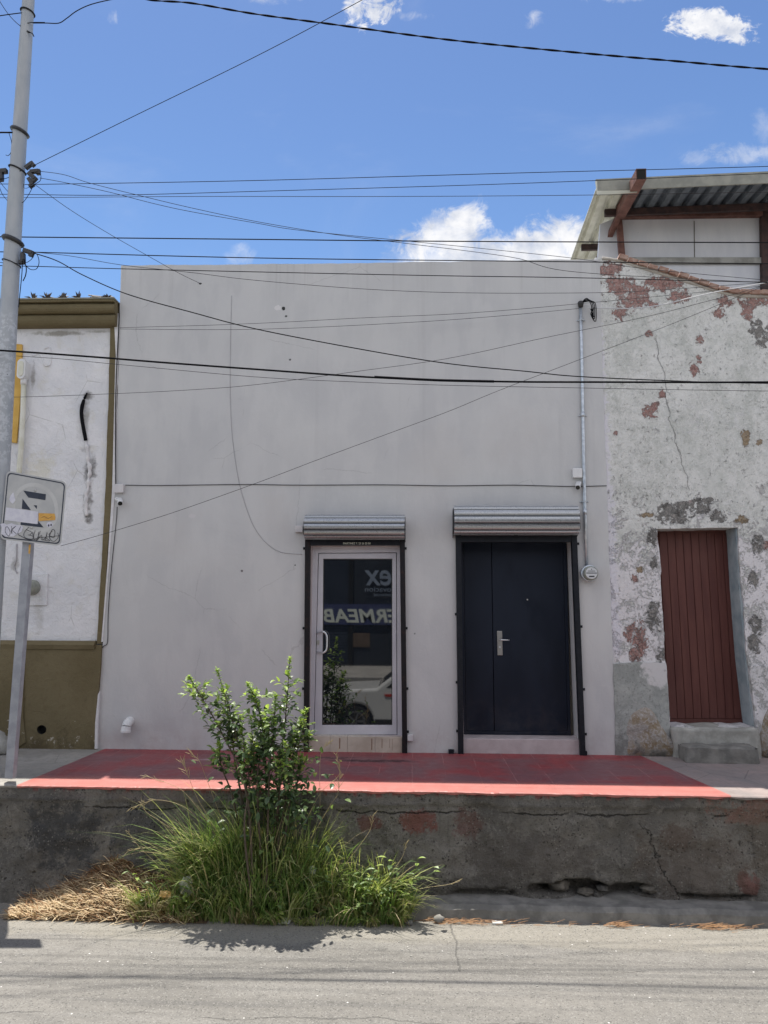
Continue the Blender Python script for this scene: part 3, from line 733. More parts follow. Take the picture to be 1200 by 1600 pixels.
M_g1 = leafmat('grass_green', (.17, .27, .075), (.25, .36, .11), 6, .42, .5)
M_g2 = leafmat('grass_yellow_green', (.40, .44, .18), (.52, .54, .26), 6, .45, .5)
M_g3 = leafmat('grass_dry', (.42, .34, .19), (.55, .46, .28), 6, .3, .6)
M_g4 = leafmat('grass_dark', (.075, .125, .04), (.11, .17, .055), 6, .32, .5)
M_straw = leafmat('dead_straw', (.46, .33, .19), (.66, .53, .35), 20, .15, .7)
M_strawd = leafmat('brown_straw', (.20, .10, .045), (.30, .17, .08), 20, .12, .8)
M_soil = simple('dry_earth', (.10, .07, .045), (.18, .13, .085), 20, .95, bump=.9, bd=.02, spec=.1)
M_stem = simple('shrub_stem_bark', (.07, .05, .035), (.12, .09, .06), 30, .8)
M_bag = simple('thin_white_plastic', (.44, .44, .41), (.60, .60, .57), 15, .4, bump=.3)
M_bagy = simple('orange_wrapper', (.62, .36, .10), (.70, .48, .22), 15, .5, bump=.3)
# across the street
M_shopn = simple('navy_shop_wall', (.020, .028, .045), (.030, .040, .060), 2, .6)
M_shopd = simple('dark_shutter_steel', (.012, .016, .022), (.020, .026, .034), 2, .6)
M_shopb = simple('fascia_blue', (.045, .055, .13), (.055, .065, .15), 3, .5)
M_shopt = simple('white_letter_paint', (.72, .74, .62), (.78, .80, .68), 3, .5)
M_shopg = simple('grey_letter_paint', (.26, .30, .36), (.32, .36, .42), 3, .5)
M_board = simple('tan_notice_board', (.10, .065, .04), (.13, .09, .06), 4, .7)
M_car = mat('white_car_paint', col=(.62, .62, .60), rough=.25, Coat_Weight=.6)
M_carg = mat('car_window_glass', col=(.01, .012, .014), rough=.05)
M_tyre = mat('tyre_rubber', col=(.018, .018, .018), rough=.85)
M_rim = mat('wheel_alloy', col=(.22, .22, .23), rough=.35, metal=.7)
M_tail = mat('red_lamp_plastic', col=(.45, .03, .02), rough=.25)
M_trimk = mat('black_car_trim', col=(.02, .02, .02), rough=.6)
M_ground = simple('dusty_ground', (.16, .14, .11), (.24, .21, .17), .6, .95, bump=.6, bd=.02, spec=.1)

# ================================================================== SETTING
mb = MB(); mb.add([(-300, -300, ZR - .03), (300, -300, ZR - .03), (300, 300, ZR - .03), (-300, 300, ZR - .03)], [(0, 1, 2, 3)])
mb.build('ground', M_ground, kind='structure', origin=(0, 0, ZR - .03))
mb = MB(); mb.add([(-60, 0.25, ZR), (60, .25, ZR), (60, YE + .05, ZR), (-60, YE + .05, ZR)], [(0, 1, 2, 3)])
mb.build('road', M_road, kind='structure', origin=(0, 0, ZR))

# pavement: three sheets, cut along the slanted paint edges
def edge_y(x):
    """front edge of the pavement (world y) as a gentle line with a ragged lip"""
    t_ = (x - EDGE_L.x) / (EDGE_R.x - EDGE_L.x)
    return EDGE_L.y + (EDGE_R.y - EDGE_L.y) * t_
YE = (EDGE_L.y + EDGE_R.y) / 2 + .02
def ragged(x): return edge_y(x) + .022 * mn.noise(Vector((x * 2.2, 0, 0))) + .018 * mn.noise(Vector((x * 8, 3, 0))) + .010 * mn.noise(Vector((x * 24, 5, 0)))
LW = G(160, 1172, 0); RW = G(1003, 1183, 0)
EL = G(28, 1226, 0); ER = G(1142, 1243, 0)
def pave(name, m_, xa_w, xb_w, xa_e, xb_e, z, mat_side, label=None):
    n = max(2, int((xb_e - xa_e) / .025)); top_b = D + .06
    mb = MB(); vs = []; fs = []
    for i in range(n + 1):
        f = i / n
        xw = xa_w + (xb_w - xa_w) * f; xe = xa_e + (xb_e - xa_e) * f
        ye = ragged(xe) - .012
        vs += [(xw, top_b, z), (xe, ye + .012, z), (xe, ye, z - .008), (xe + 0, ye + .008 + .006 * mn.noise(Vector((xe * 14, 8, 0))), z - .026 - .016 * mn.noise(Vector((xe * 7, 1, 0))))]
    for i in range(n):
        a = i * 4; b = a + 4
        fs += [(a, a + 1, b + 1, b), (a + 1, a + 2, b + 2, b + 1), (a + 2, a + 3, b + 3, b + 2)]
    mb.add(vs, fs)
    return mb.build(name, m_, kind='structure', origin=(0, D, z))
pave('sidewalk', M_red, LW.x, RW.x, EL.x, ER.x, 0.0, None)
pave('sidewalk_concrete', M_conc, -30, LW.x - .002, -30, EL.x - .002, -.003, None)
pave('sidewalk_pink', M_pink, RW.x + .002, 30, ER.x + .002, 30, -.003, None)
mb = MB(); mb.box(-60, 60, -12, .25, ZR - .02, 0.0); mb.build('sidewalk_opposite', M_conc, kind='structure', origin=(0, 0, 0))

# kerb ledge at the foot of the retaining wall
kz = P(900, 1402, YE).z
ky = 6.665
kze = P(900, 1421, ky).z
KX0 = G(640, 1440, ZR).x
mb = MB(); n = 260; vs = []; fs = []
for i in range(n + 1):
    x = KX0 + (30 - KX0) * (i / n) ** 1.6
    w1 = .020 * mn.noise(Vector((x * 1.3, 0, 4))) + .010 * mn.noise(Vector((x * 7, 0, 4))); w2 = .012 * mn.noise(Vector((x * 3, 2, 7))) + .006 * mn.noise(Vector((x * 13, 2, 7)))
    vs += [(x, YE + .3, kz + .01), (x, ky + .035 + w1, kze + .012 + w2), (x, ky + w1, kze - .022 + w2), (x, ky - .012 + w1 * .5, ZR - .01)]
for i in range(n):
    a = i * 4; b = a + 4
    fs += [(a, a + 1, b + 1, b), (a + 1, a + 2, b + 2, b + 1), (a + 2, a + 3, b + 3, b + 2)]
fs.append((0, 3, 2, 1))
mb.add(vs, fs); mb.build('kerb', M_kerb, kind='structure', origin=(KX0, ky, ZR))

# ================================================================== RETAINING WALL
rw = thing('retaining_wall', (0, YE, ZR), 'dark rough concrete retaining wall holding up the red pavement above the road', 'wall')
mb = MB(); mb.smooth = True
x0, x1 = -12.0, 12.0
def xs_list():
    out = []; x = x0
    while x < x1:
        out.append(x); x += .02 if -4.4 < x < 4.6 else .12
    return out
XL = xs_list(); NZ = 50; ztop = -.016
cav = [(905, 1388, 52, 12, .16), (975, 1394, 45, 11, .15), (850, 1388, 30, 8, .10), (1120, 1400, 60, 5, .08), (760, 1396, 60, 8, .05)]
cav = [(P(a, b, YE).x, P(a, b, YE).z, rx * YE / FPX, ry * YE / FPX, dp) for a, b, rx, ry, dp in cav]
vs = []
for j in range(NZ + 1):
    z = ztop + (ZR - .05 - ztop) * j / NZ
    for x in XL:
        q = Vector((x * 1.3, 0, z * 1.3))
        y = YE + .05 * mn.noise(q) + .028 * mn.noise(q * 3.3) + .018 * mn.noise(q * 9) + .008 * mn.noise(q * 25)
        capz = -.13 + .03 * mn.noise(Vector((x * 1.2, 9, 0)))
        if z > capz: y -= .02
        f = min(1, max(0, (z - ZR) / .5)); y -= (1 - f) * .03
        if z > -.1: y = y * .35 + (ragged(x) + .018) * .65 if abs(x) < 8 else y
        for cx, cz, rx, rz, dp in cav:
            wv = .35 * mn.noise(Vector((x * 7, 5, z * 7)))
            d_ = 1 - ((x - cx) / rx) ** 2 - ((z - cz) / rz) ** 2 + wv * 1.6
            if d_ > 0: y += dp * min(1, d_ * 2.2)
        vs.append((x, y, z))
W = len(XL)
mb.add(vs, [(j * W + i, (j + 1) * W + i, (j + 1) * W + i + 1, j * W + i + 1) for j in range(NZ) for i in range(W - 1)])
mb.build('wall', M_rwall, rw)
def stone(mb, c, r, seed, sub=2):
    bm = bmesh.new(); bmesh.ops.create_icosphere(bm, subdivisions=sub, radius=1)
    o = Vector((seed * 3.1, seed * 1.7, 0)); vs = []
    for v in bm.verts:
        k = 1 + .42 * mn.noise(v.co * 1.6 + o) + .16 * mn.noise(v.co * 4 + o) + .05 * mn.noise(v.co * 9 + o)
        vs.append(Vector(c) + Vector((v.co.x * r[0] * k, v.co.y * r[1] * k, v.co.z * r[2] * k)))
    fs = [tuple(v.index for v in f.verts) for f in bm.faces]; bm.free()
    sm = mb.smooth; mb.smooth = True; mb.add(vs, fs); mb.smooth = sm
for i, (a, b, rx, ry) in enumerate([(876, 1387, 16, 11), (918, 1397, 13, 5), (944, 1391, 9, 4), (1022, 1392, 17, 8), (1062, 1392, 19, 9), (1110, 1396, 40, 8), (1196, 1397, 14, 6), (790, 1392, 22, 8), (700, 1388, 26, 8), (1090, 1392, 14, 6)]):
    mb = MB(); p = P(a, b, YE); stone(mb, p + Vector((0, .075, 0)), (rx * .0056, .08, ry * .0052), i + 1, 3)
    mb.build('stone', M_stone if i in (0, 1, 3) else M_rwall, rw)

# ================================================================== GREY HOUSE
gh = thing('grey_house', (0.1, D, 0), 'plain grey stucco house with a glass door and a black door', 'house')
out = [(189, 415), (563, 411), (937, 405), (942, 600), (948, 760), (955, 960), (960, 1080), (964, 1190), (558, 1190), (149, 1182), (155, 1085), (161, 1000), (170, 880), (180, 760), (184, 600)]
gd = [(482, 846), (632, 846), (634, 1180), (479, 1178)]           # glass door opening
bd_ = [(716, 836), (893.2, 836), (906.8, 1184), (722, 1184)]           # black door opening
PD = lambda L, Y: [P(a, b, Y) for a, b in L]
mb = MB(); mb.prism(rough(PD(out, D), .09, .008), (0, .34, 0), [PD(gd, D), PD(bd_, D)])
mb.build('wall', M_grey, gh)
# body behind (roof slab, side walls)
A = P(192, 415, D); B = P(934, 405, D); A2 = P(152, 1165, D); B2 = P(960, 1180, D)
mb = MB(); mb.box(A.x + .02, B.x - .02, D + 9.7, D + 10, 0, A.z - .1); mb.box(A.x + .02, A.x + .22, D + .35, D + 9.69, 0, A.z - .12); mb.box(B.x - .22, B.x - .02, D + .35, D + 9.69, 0, A.z - .12)
mb.build('rear_wall', M_grey, gh)
mb = MB(); mb.box(A.x + .23, B.x - .23, D + .36, D + 9.68, A.z - .62, A.z - .45); mb.build('roof', M_conc, gh)
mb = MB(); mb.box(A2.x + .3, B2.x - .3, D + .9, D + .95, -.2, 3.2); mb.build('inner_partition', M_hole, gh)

# cable painted over on the wall
mb = MB(); mb.tube(catmull([P(a, b, D - .001) for a, b in [(362, 462), (361, 500), (360, 560), (360, 620), (363, 680), (372, 745), (384, 790), (398, 825), (418, 850), (440, 863), (472, 866)]], 6), .0045, 6)
mb.build('painted_over_cable', M_wirep, gh)

# ---- glass door (part) with sub-parts
YG = D + .085
GDout = [(487, 853), (627, 853), (629, 1151), (483, 1150)]
GDin = [(505, 873), (613, 873), (613, 1133), (503, 1133)]
mb = MB(); mb.prism(PD(GDout, YG), (0, .05, 0), [PD([(497, 864), (620, 863), (621, 1149), (490, 1149)], YG)])
gdoor = mb.build('glass_door', M_alu, gh, bevel=.003)
mb = MB(); mb.prism(PD([(498, 865), (619, 864), (620, 1148), (491, 1148)], YG + .012), (0, .035, 0), [PD(GDin, YG + .012)])
mb.build('leaf_frame', M_alu, gdoor, bevel=.004)
mb = MB(); mb.prism(PD([(503, 871), (615, 871), (615, 1137), (501, 1137)], YG + .03), (0, .006, 0)); mb.build('pane', M_glass, gdoor)
mb = MB(); mb.prism(PD([(505, 873), (613, 873), (613, 1133), (503, 1133)], YG + .022), (0, .007, 0), [PD([(506.4, 874.6), (611.8, 874.6), (611.8, 1131.4), (504.4, 1131.4)], YG + .022)])
mb.build('gasket', M_aludark, gdoor)
mb = MB(); h0 = [P(497, 989, YG - 0), P(505, 987, YG - .05), P(510, 992, YG - .055), P(511, 1003, YG - .055), P(510, 1015, YG - .055), P(505, 1020, YG - .05), P(497, 1019, YG)]
mb.tube(catmull(h0, 6), .011, 10); mb.build('handle', M_bare, gdoor)
mb = MB(); mb.prism(PD([(494.5, 1000), (499, 1000), (499, 1007), (494.5, 1007)], YG + .006), (0, .008, 0)); mb.build('lock', M_steel, gdoor, bevel=.002)
# plastered reveal around frame
mb = MB(); mb.prism(PD([(482.5, 846.5), (631.5, 846.5), (633, 1152), (480, 1152)], D + .03), (0, .06, 0), [PD([(487.5, 854), (626.5, 854), (628.5, 1152.0), (483.5, 1151.9)], D + .03)][:0] or [PD([(487.5, 854), (626.5, 854), (628.3, 1150), (483.5, 1150)], D + .03)])
mb.build('door_reveal', M_reveal, gh)
# tiled step
mb = MB(); x_0, x_1 = P(480, 1160, D).x, P(628.5, 1160, D).x; zt = P(555, 1150.5, D).z
x_m1 = P(543, 1160, D).x; x_m2 = P(582, 1160, D).x
cuts = [x_0, P(516, 1160, D).x, x_m1, x_m2 + .03, x_1]
for a, b in ((cuts[0], cuts[1]), (cuts[1], cuts[2]), (cuts[2], cuts[3]), (cuts[3], cuts[4])): mb.box(a + .001, b - .001, D - .012, D + .2, -.02, zt)
stp = mb.build('door_step', M_tile, gh, bevel=.003)
for a, w_, zz in ((531, 2.0, 0), (581, 1.6, 0), (609, .5, 0), (613, .5, 0), (597, 1, 0)):
    p = P(a, 1158, D); mb = MB(); mb.box(p.x - w_ * .003, p.x + w_ * .003, D - .0135, D - .011, .02 + rnd.random() * .05, zt - .02); mb.build('rust_streak', M_tilej, stp)

def shutter(pxl, pxr, ytop, ybot, rail_l, rail_r, rail_w, ylint0, ylint1, raily, name_lab, text=None, proj=.24):
    """rolled up shutter: slatted drum, end plates, guide rails and bottom bar"""
    pt = P(pxl, ytop, D - proj * .5); pb = P(pxl, ybot, D - proj * .5)
    xl = P(pxl, (ytop + ybot) / 2, D - proj).x; xr = P(pxr, (ytop + ybot) / 2, D - proj).x
    zt_, zb_ = P((pxl + pxr) / 2, ytop, D - .10).z, P((pxl + pxr) / 2, ybot, D - .12).z
    cz = (zt_ + zb_) / 2; rz = (zt_ - zb_) / 2; ry = proj / 2
    mb = MB(); mb.smooth = False
    prof = []
    N = 11                                   # slats around the drum
    for k in range(N):
        a0 = 2 * math.pi * k / N + .25
        for s_ in range(8):
            f = s_ / 8; a = a0 + f * 2 * math.pi / N
            bump_ = 1 + .10 * math.sin(math.pi * f) ** .6 - .03
            if s_ == 0: bump_ = .80
            if s_ == 1: bump_ = .985
            prof.append((a, bump_))
    vs = []; nn = len(prof)
    for x in (xl, xr):
        for a, b in prof: vs.append((x, D - .012 - ry - ry * b * math.cos(a) * .98, cz + rz * b * math.sin(a) * .96))
    # small denting along length
    fs = [(i, (i + 1) % nn, nn + (i + 1) % nn, nn + i) for i in range(nn)]
    mb.add(vs, fs); mb.smooth = False; mb.add([vs[i] for i in range(nn)], [tuple(range(nn))]); mb.add([vs[nn + i] for i in range(nn)], [tuple(range(nn))[::-1]])
    sh = mb.build('roller_shutter', M_galv, gh, label=name_lab, recalc=True)
    for x, sgn in ((xl, -1), (xr, 1)):
        mb = MB(); pr = [(x + sgn * .004, D - .004, cz + rz * .55), (x + sgn * .004, D - ry, cz + rz * .85), (x + sgn * .004, D - ry * 1.8, cz + rz * .3), (x + sgn * .004, D - ry * 1.8, cz - rz * .6), (x + sgn * .004, D - .004, cz - rz * 1.15)]
        mb.prism(pr, (sgn * .006, 0, 0)); mb.build('end_plate', M_black, sh)
        for k in range(N):
            a = 2 * math.pi * (k + .5) / N + .25
            if math.cos(a) < .1: continue
            mb = MB(); mb.lathe((x - sgn * .02, D - .012 - ry - ry * 1.02 * math.cos(a), cz + rz * 1.0 * math.sin(a)), (0, -math.cos(a), math.sin(a)), [(-.004, .008), (.004, .006)], 8); mb.build('rivet', M_steel, sh)
    mb = MB(); yb = raily
    for L in (rail_l, rail_r):
        (a, b), (c, d_) = L
        mb = MB(); w_ = rail_w
        mb.prism(PD([(a, b), (a + w_, b), (c + w_, d_), (c, d_)], D - yb), (0, yb - .002 + 0.03, 0)); ro = mb.build('guide_rail', M_black if text is None else M_blackrust, gh, bevel=.003)
        for f in (.05, .42, .7, .9):
            mb = MB()
            px = (a + (c - a) * f) + (w_ + 1.2 if L is rail_r else -1.2); py = b + (d_ - b) * f
            p = P(px, py, D - .006); mb.box(p.x - .011, p.x + .011, D - .012, D - .001, p.z - .014, p.z + .014); mb.build('bracket', M_black, ro)
    mb = MB(); L = [(rail_l[0][0] + rail_w + .3, ylint0), (rail_r[0][0] - .3, ylint0), (rail_r[0][0] - .2, ylint1), (rail_l[0][0] + rail_w + .4, ylint1)]
    mb.prism(PD(L, D - .05), (0, .06, 0)); lt = mb.build('bottom_bar', M_black, gh, bevel=.003)
    return sh, lt
sh1, lint1 = shutter(475, 632, 805, 843, ((476.5, 840), (474, 1177)), ((624.5, 840), (628.5, 1177)), 8.0, 843, 852, .045, 'small rolled up galvanised shutter above the glass door', text=True)
sh2, lint2 = shutter(710, 906, 791, 836, ((711.5, 800), (716, 1180)), ((893, 832), (907, 1182)), 8.5, 837, 847, .05, 'wide rolled up galvanised shutter above the black door')
vs, fs = text_mesh('MARTINEZ T. 23 56 52 50', .040, .0008)
mb = MB(); p0 = P(536, 850.5, D - .051)
xs_ = [v.x for v in vs]; k = (P(579, 850, D).x - p0.x) / (max(xs_) - min(xs_))
mb.add([(p0.x + v.x * k, D - .0515 + v.z, p0.z + v.y * k * 1.15) for v in vs], fs); mb.build('lettering', M_shopt, lint1)
p = P(806, 836, D - .05)
mb = MB(); mb.lathe((p.x, D - .045, p.z), (0, -1, 0), [(0, .022), (.02, .022), (.024, .015)], 12); mb.build('lock_knob', M_black, lint2)
for (a, b, sx) in ((705, 1177, 1), (913, 1180, 1)):
    pp = P(a, b, D - .03); mb = MB(); mb.box(pp.x - .03, pp.x + .03, D - .045, D - .004, .0, .045); mb.build('floor_bracket', M_black, gh)
for (a, b, w_, h_) in ((468, 827, 6, 5), (641, 1152, 4, 4.5), (466, 1149, 4, 4)):
    pp = P(a, b, D); mb = MB(); mb.box(pp.x - w_ * MPX, pp.x + w_ * MPX, D - .05, D - .001, pp.z - h_ * MPX, pp.z + h_ * MPX); mb.build('switch_box', M_plasg, gh, bevel=.004)

# ---- black door
YB = D + .27
mb = MB(); f_out = [(718, 838), (885, 838), (892.5, 1149), (722, 1149)]; f_in = [(724, 846), (880, 846), (887.5, 1143), (728, 1143)]
bdL = PD(f_out, YB); mb.prism(bdL, (0, .05, 0), [PD(f_in, YB)])
bdo = mb.build('black_door', M_doorblk, gh, bevel=.004)
mb = MB(); mb.prism(PD([(724.5, 846.5), (767.2, 846.5), (772.0, 1142.5), (728.5, 1142.5)], YB + .012), (0, .035, 0)); mb.build('side_leaf', M_doorblk, bdo, bevel=.003)
mb = MB(); mb.prism(PD([(768.2, 846.5), (879.5, 846.5), (887, 1142.5), (773.0, 1142.5)], YB + .008), (0, .04, 0)); mb.build('main_leaf', M_doorblk, bdo, bevel=.003)
mb = MB(); mb.prism(PD([(776.5, 986), (784.5, 986), (785.5, 1024), (777.5, 1024)], YB - .004), (0, .012, 0)); lk = mb.build('lock_plate', M_steel, bdo, bevel=.003)
mb = MB(); q0 = P(781, 999.5, YB - .004)
mb.tube([q0, q0 + Vector((0, -.045, 0)), q0 + Vector((.012, -.052, 0)), q0 + Vector((.105, -.052, -.002))], .008, 8)
mb.build('door_handle', M_bare, bdo)
q1 = P(781, 1011, YB - .004); mb = MB(); mb.lathe(q1, (0, -1, 0), [(0, .012), (.008, .012)], 12); mb.build('lock_cylinder', M_bare, bdo)
q1 = P(824, 937, YB + .008); mb = MB(); mb.lathe(q1, (0, -1, 0), [(-.004, .009), (.004, .009), (.005, .005)], 12); mb.build('peephole', M_steel, bdo)
mb = MB(); zt2 = P(800, 1148.5, YB).z
mb.box(P(717, 1160, D).x - .0, P(907, 1160, D).x, D + .006, YB + .1, -.02, zt2); mb.build('door_step', M_reveal, gh, bevel=.006)
mb = MB(); xr = P(909.5, 1000, D).x
mb.prism([P(716.5, 836.5, D + .012)] + PD([(722.3, 1150)], D + .012) + PD([(724.5, 1150)], D + .012) + PD([(718.6, 836.5)], D + .012), (0, .25, 0))
mb.build('door_reveal', M_reveal, gh)

# ================================================================== LEFT HOUSE
XLft = P(-330, 800, D).x
lh = thing('olive_white_house', (P(60, 1000, D).x, D, 0), 'old whitewashed house with olive brown cornice, plinth and corner strip', 'house')
def LX(px, py, Y): return P(px, py, Y)
wl = [(-330, 490), (176, 500), (171, 760), (160, 1000), (152, 1168), (152, 1172), (-330, 1166)]
mb = MB(); mb.prism(PD(wl, D + .025), (0, .35, 0)); mb.build('wall', M_white, lh)
# plinth with drain opening
hole = [P(65 + 7.5 * math.cos(a), 1140 + 7 * math.sin(a), D - .03) for a in [2 * math.pi * i / 18 for i in range(18)]]
mb = MB(); mb.prism(PD([(-330, 1008), (158.5, 1008), (157, 1040), (153, 1090), (148.5, 1172), (-330, 1167)], D - .03), (0, .06, 0), [hole])
pl = mb.build('plinth', M_olive, lh)
c = P(65, 1140, D - .026); mb = MB(); mb.lathe((c.x, D - .027, c.z), (0, 1, 0), [(0, .054), (.058, .054)], 18)
mb = MB()
n_ = 18; ro = .055; ri = .048
mb.add([(c.x + r_ * math.cos(2 * math.pi * i / n_), y_, c.z + r_ * math.sin(2 * math.pi * i / n_)) for (r_, y_) in ((ri, D - .033), (ri, D + .0245)) for i in range(n_)],
       [(i, (i + 1) % n_, n_ + (i + 1) % n_, n_ + i) for i in range(n_)] + [tuple(n_ + i for i in range(n_))]); mb.build('drain_hole', M_hole, pl)
# stepped buttress lump left of seam
mb = MB(); mb.prism(PD([(-330, 1010), (37, 1010), (36, 1120), (40, 1160), (20, 1172), (-330, 1172)], D - .045), (0, .014, 0)); mb.build('plinth_patch', M_olive, lh)
# ledge between plinth and wall
def moulding(name, xa, xb, prof, m_, par):
    """prof: list of (y, z) swept from xa to xb"""
    mb = MB(); n = len(prof); k = 24; vs = []
    for i in range(k + 1):
        x = xa + (xb - xa) * i / k
        for (y, z) in prof: vs.append((x, y + .003 * mn.noise(Vector((x * 3, y * 9, z * 9))), z + .004 * mn.noise(Vector((x * 2, 5, z * 5)))))
    fs = [(i * n + j, i * n + (j + 1) % n, (i + 1) * n + (j + 1) % n, (i + 1) * n + j) for i in range(k) for j in range(n)]
    fs += [tuple(range(n))[::-1], tuple(k * n + j for j in range(n))]
    mb.add(vs, fs); return mb.build(name, m_, par, recalc=True)
zl1, zl0 = P(100, 1002, D - .06).z, P(100, 1013, D - .06).z
moulding('ledge', XLft, P(150, 1007, D).x, [(D + .03, zl1 + .004), (D - .035, zl1), (D - .058, (zl0 + zl1) / 2), (D - .045, zl0 - .01), (D + .03, zl0 - .014)], M_olive, lh)
# corner strip
mb = MB(); mb.prism(rough(PD([(172.5, 506), (180.5, 506), (179.8, 600), (175, 760), (166, 900), (158.5, 1006), (151, 1006), (157, 900), (165, 760), (170, 600)], D - .006), .06, .008, 6), (0, .035, 0)); mb.build('corner_strip', M_olive, lh)
# cornice: two rolls and a cap
cx1 = P(184.5, 490, D).x
def roll(y_out, zt_, zb_, n=7):
    c_ = (zt_ + zb_) / 2; h_ = (zt_ - zb_) / 2
    return [(y_out + .05 * (1 - math.cos((i / n - .5) * math.pi)), c_ + h_ * math.sin((.5 - i / n) * math.pi)) for i in range(n + 1)]
za, zb2, zd = P(100, 472, D - .13).z, P(100, 489, D - .11).z, P(100, 508, D - .08).z
moulding('cornice', XLft, cx1, [(D + .3, za + .03), (D - .145, za + .03), (D - .145, za)] + roll(D - .13, za, zb2) + roll(D - .095, zb2, zd) + [(D + .02, zd - .005), (D + .3, zd)], M_olive, lh)
mb = MB(); mb.box(XLft, cx1 + .006, D - .155, D + .3, za + .031, za + .046); mb.build('cornice_cap', M_zinc, lh)
mb = MB(); pts = PD([(177.8, 470), (183, 474), (184.8, 500), (183.8, 560), (183.4, 600), (180.2, 610), (181, 560), (178.5, 505)], D - .0105); mb.prism(pts, (0, .03, 0)); mb.build('broken_edge', M_trim, lh)
mb = MB(); pts = PD([(180.2, 560), (183.0, 560), (179.5, 770), (170.5, 880), (160.5, 1003), (158.2, 1003), (168, 880), (175.4, 760)], D - .0085); mb.prism(pts, (0, .03, 0)); mb.build('whitewashed_edge', M_trim, lh)
mb = MB(); pts = PD([(153.0, 1085), (155.5, 1080), (152.8, 1130), (151.8, 1170), (147.8, 1170), (148.6, 1130)], D - .033); mb.prism(pts, (0, .03, 0)); mb.build('chipped_edge', M_trim, lh)
mb = MB(); mb.box(XLft, P(172, 500, D).x, D + 3.7, D + 4, 0, za - .1); mb.box(XLft, P(170, 500, D).x, D + .38, D + 3.69, za - .3, za - .15); mb.build('rear_wall', M_white, lh)
# plaster scar
mb = MB(); L = catmull([P(a, b, D + .025) for a, b in [(70, 545), (78, 543), (80, 560), (78, 570), (70, 571), (66, 560), (60, 552), (52, 556), (50, 550)]], 4); mb.tube(L, .012, 6); mb.build('plaster_scar', M_white, lh)

# cable channel scar on the white wall (thing: old cable)
mb = MB(); L = catmull([P(a, b, D + .015) for a, b in [(136, 614), (131, 625), (127.5, 640), (128, 655), (131, 672), (134, 688)]], 5)
mb.tube(L, [.009 + .014 * min(1, i / 8) for i in range(len(L))], 8)
mb.build('cut_cable', M_wire, label='short black cable stub embedded in the rough white wall', cat='cable')
mb = MB(); L = catmull([P(a, b, D + .02) for a, b in [(134, 690), (136, 700), (137, 715), (140, 730), (139, 745), (138, 760), (135, 775), (134, 790), (135, 806)]], 6)
L = [p + Vector((.012 * mn.noise(p * 20), 0, .0)) for p in L]
mb.tube(L, [.022 + .016 * mn.noise(p * 22) for p in L], 8); mb.build('painted_conduit', M_trim, label='broken whitewashed conduit below the black cable stub on the white wall', cat='conduit')
# cream conduit with fitting
cd = thing('wall_conduit', P(33, 735, D), 'cream conduit with an oval fitting on the white wall beside the yellow board', 'conduit')
mb = MB(); L = [P(a, b, D - .03) for a, b in [(37, 598), (36, 640), (33, 700), (30, 735), (28.5, 760)]]; mb.tube(L, .030, 12); mb.build('pipe', M_cream, cd)
c1 = P(36.5, 578, D - .035); mb = MB(); oval = []
for i in range(24):
    a = 2 * math.pi * i / 24; oval.append(Vector((c1.x + .052 * math.cos(a), D - .09, c1.z + .055 * math.sin(a) + (.07 if math.sin(a) > 0 else -.07))))
mb.prism(oval, (0, .115, 0)); mb.build('fitting', M_plas, cd, bevel=.01)
mb = MB(); mb.prism([Vector((c1.x + (v.x - c1.x) * .6, D - .098, c1.z + (v.z - c1.z) * .75)) for v in oval], (0, .01, 0)); mb.build('cover_plate', M_cream, cd, bevel=.003)
mb = MB(); mb.tube([P(37, 592, D - .03), P(37, 601, D - .03)], .036, 12); mb.build('collar', M_plas, cd)
mb = MB(); mb.prism(PD([(18, 537), (34, 538), (33.2, 600), (30, 640), (25.5, 692), (12, 690)], D - .002), (0, .025, 0)); mb.build('yellow_board', M_yellow, label='narrow yellow painted board on the white wall partly behind the pole', cat='board')
mb = MB(); L = catmull([P(a, b, D + .018) for a, b in [(26, 850), (26, 865), (25, 876), (22, 886), (27, 896)]], 5); mb.tube(L, .008, 6); mb.build('loose_cable', M_wirep, label='short pale cable end on the white wall under the traffic sign', cat='cable')
# left meter
mt = thing('electric_meter', P(50, 946, D), 'round grey electric meter on a white square plate behind the sign post', 'meter')
mb = MB(); mb.prism(PD([(34, 896), (74.5, 896), (72.5, 946), (32, 946)], D + .005), (0, .03, 0)); mb.build('plate', M_white, mt, bevel=.004)
mb = MB(); c2 = P(51, 918, D); mb.smooth = True; mb.lathe((c2.x, D + .006, c2.z), (0, -1, 0), [(0, .092), (.03, .092), (.04, .085), (.10, .080), (.115, .07), (.12, .03)], 28); mb.build('glass_cover', M_gdark, mt)
mb = MB(); mb.prism([(c2.x - .03, D - .115, c2.z + .02), (c2.x + .03, D - .115, c2.z + .02), (c2.x + .03, D - .115, c2.z + .045), (c2.x - .03, D - .115, c2.z + .045)], (0, -.003, 0)); mb.build('display', M_black, mt)

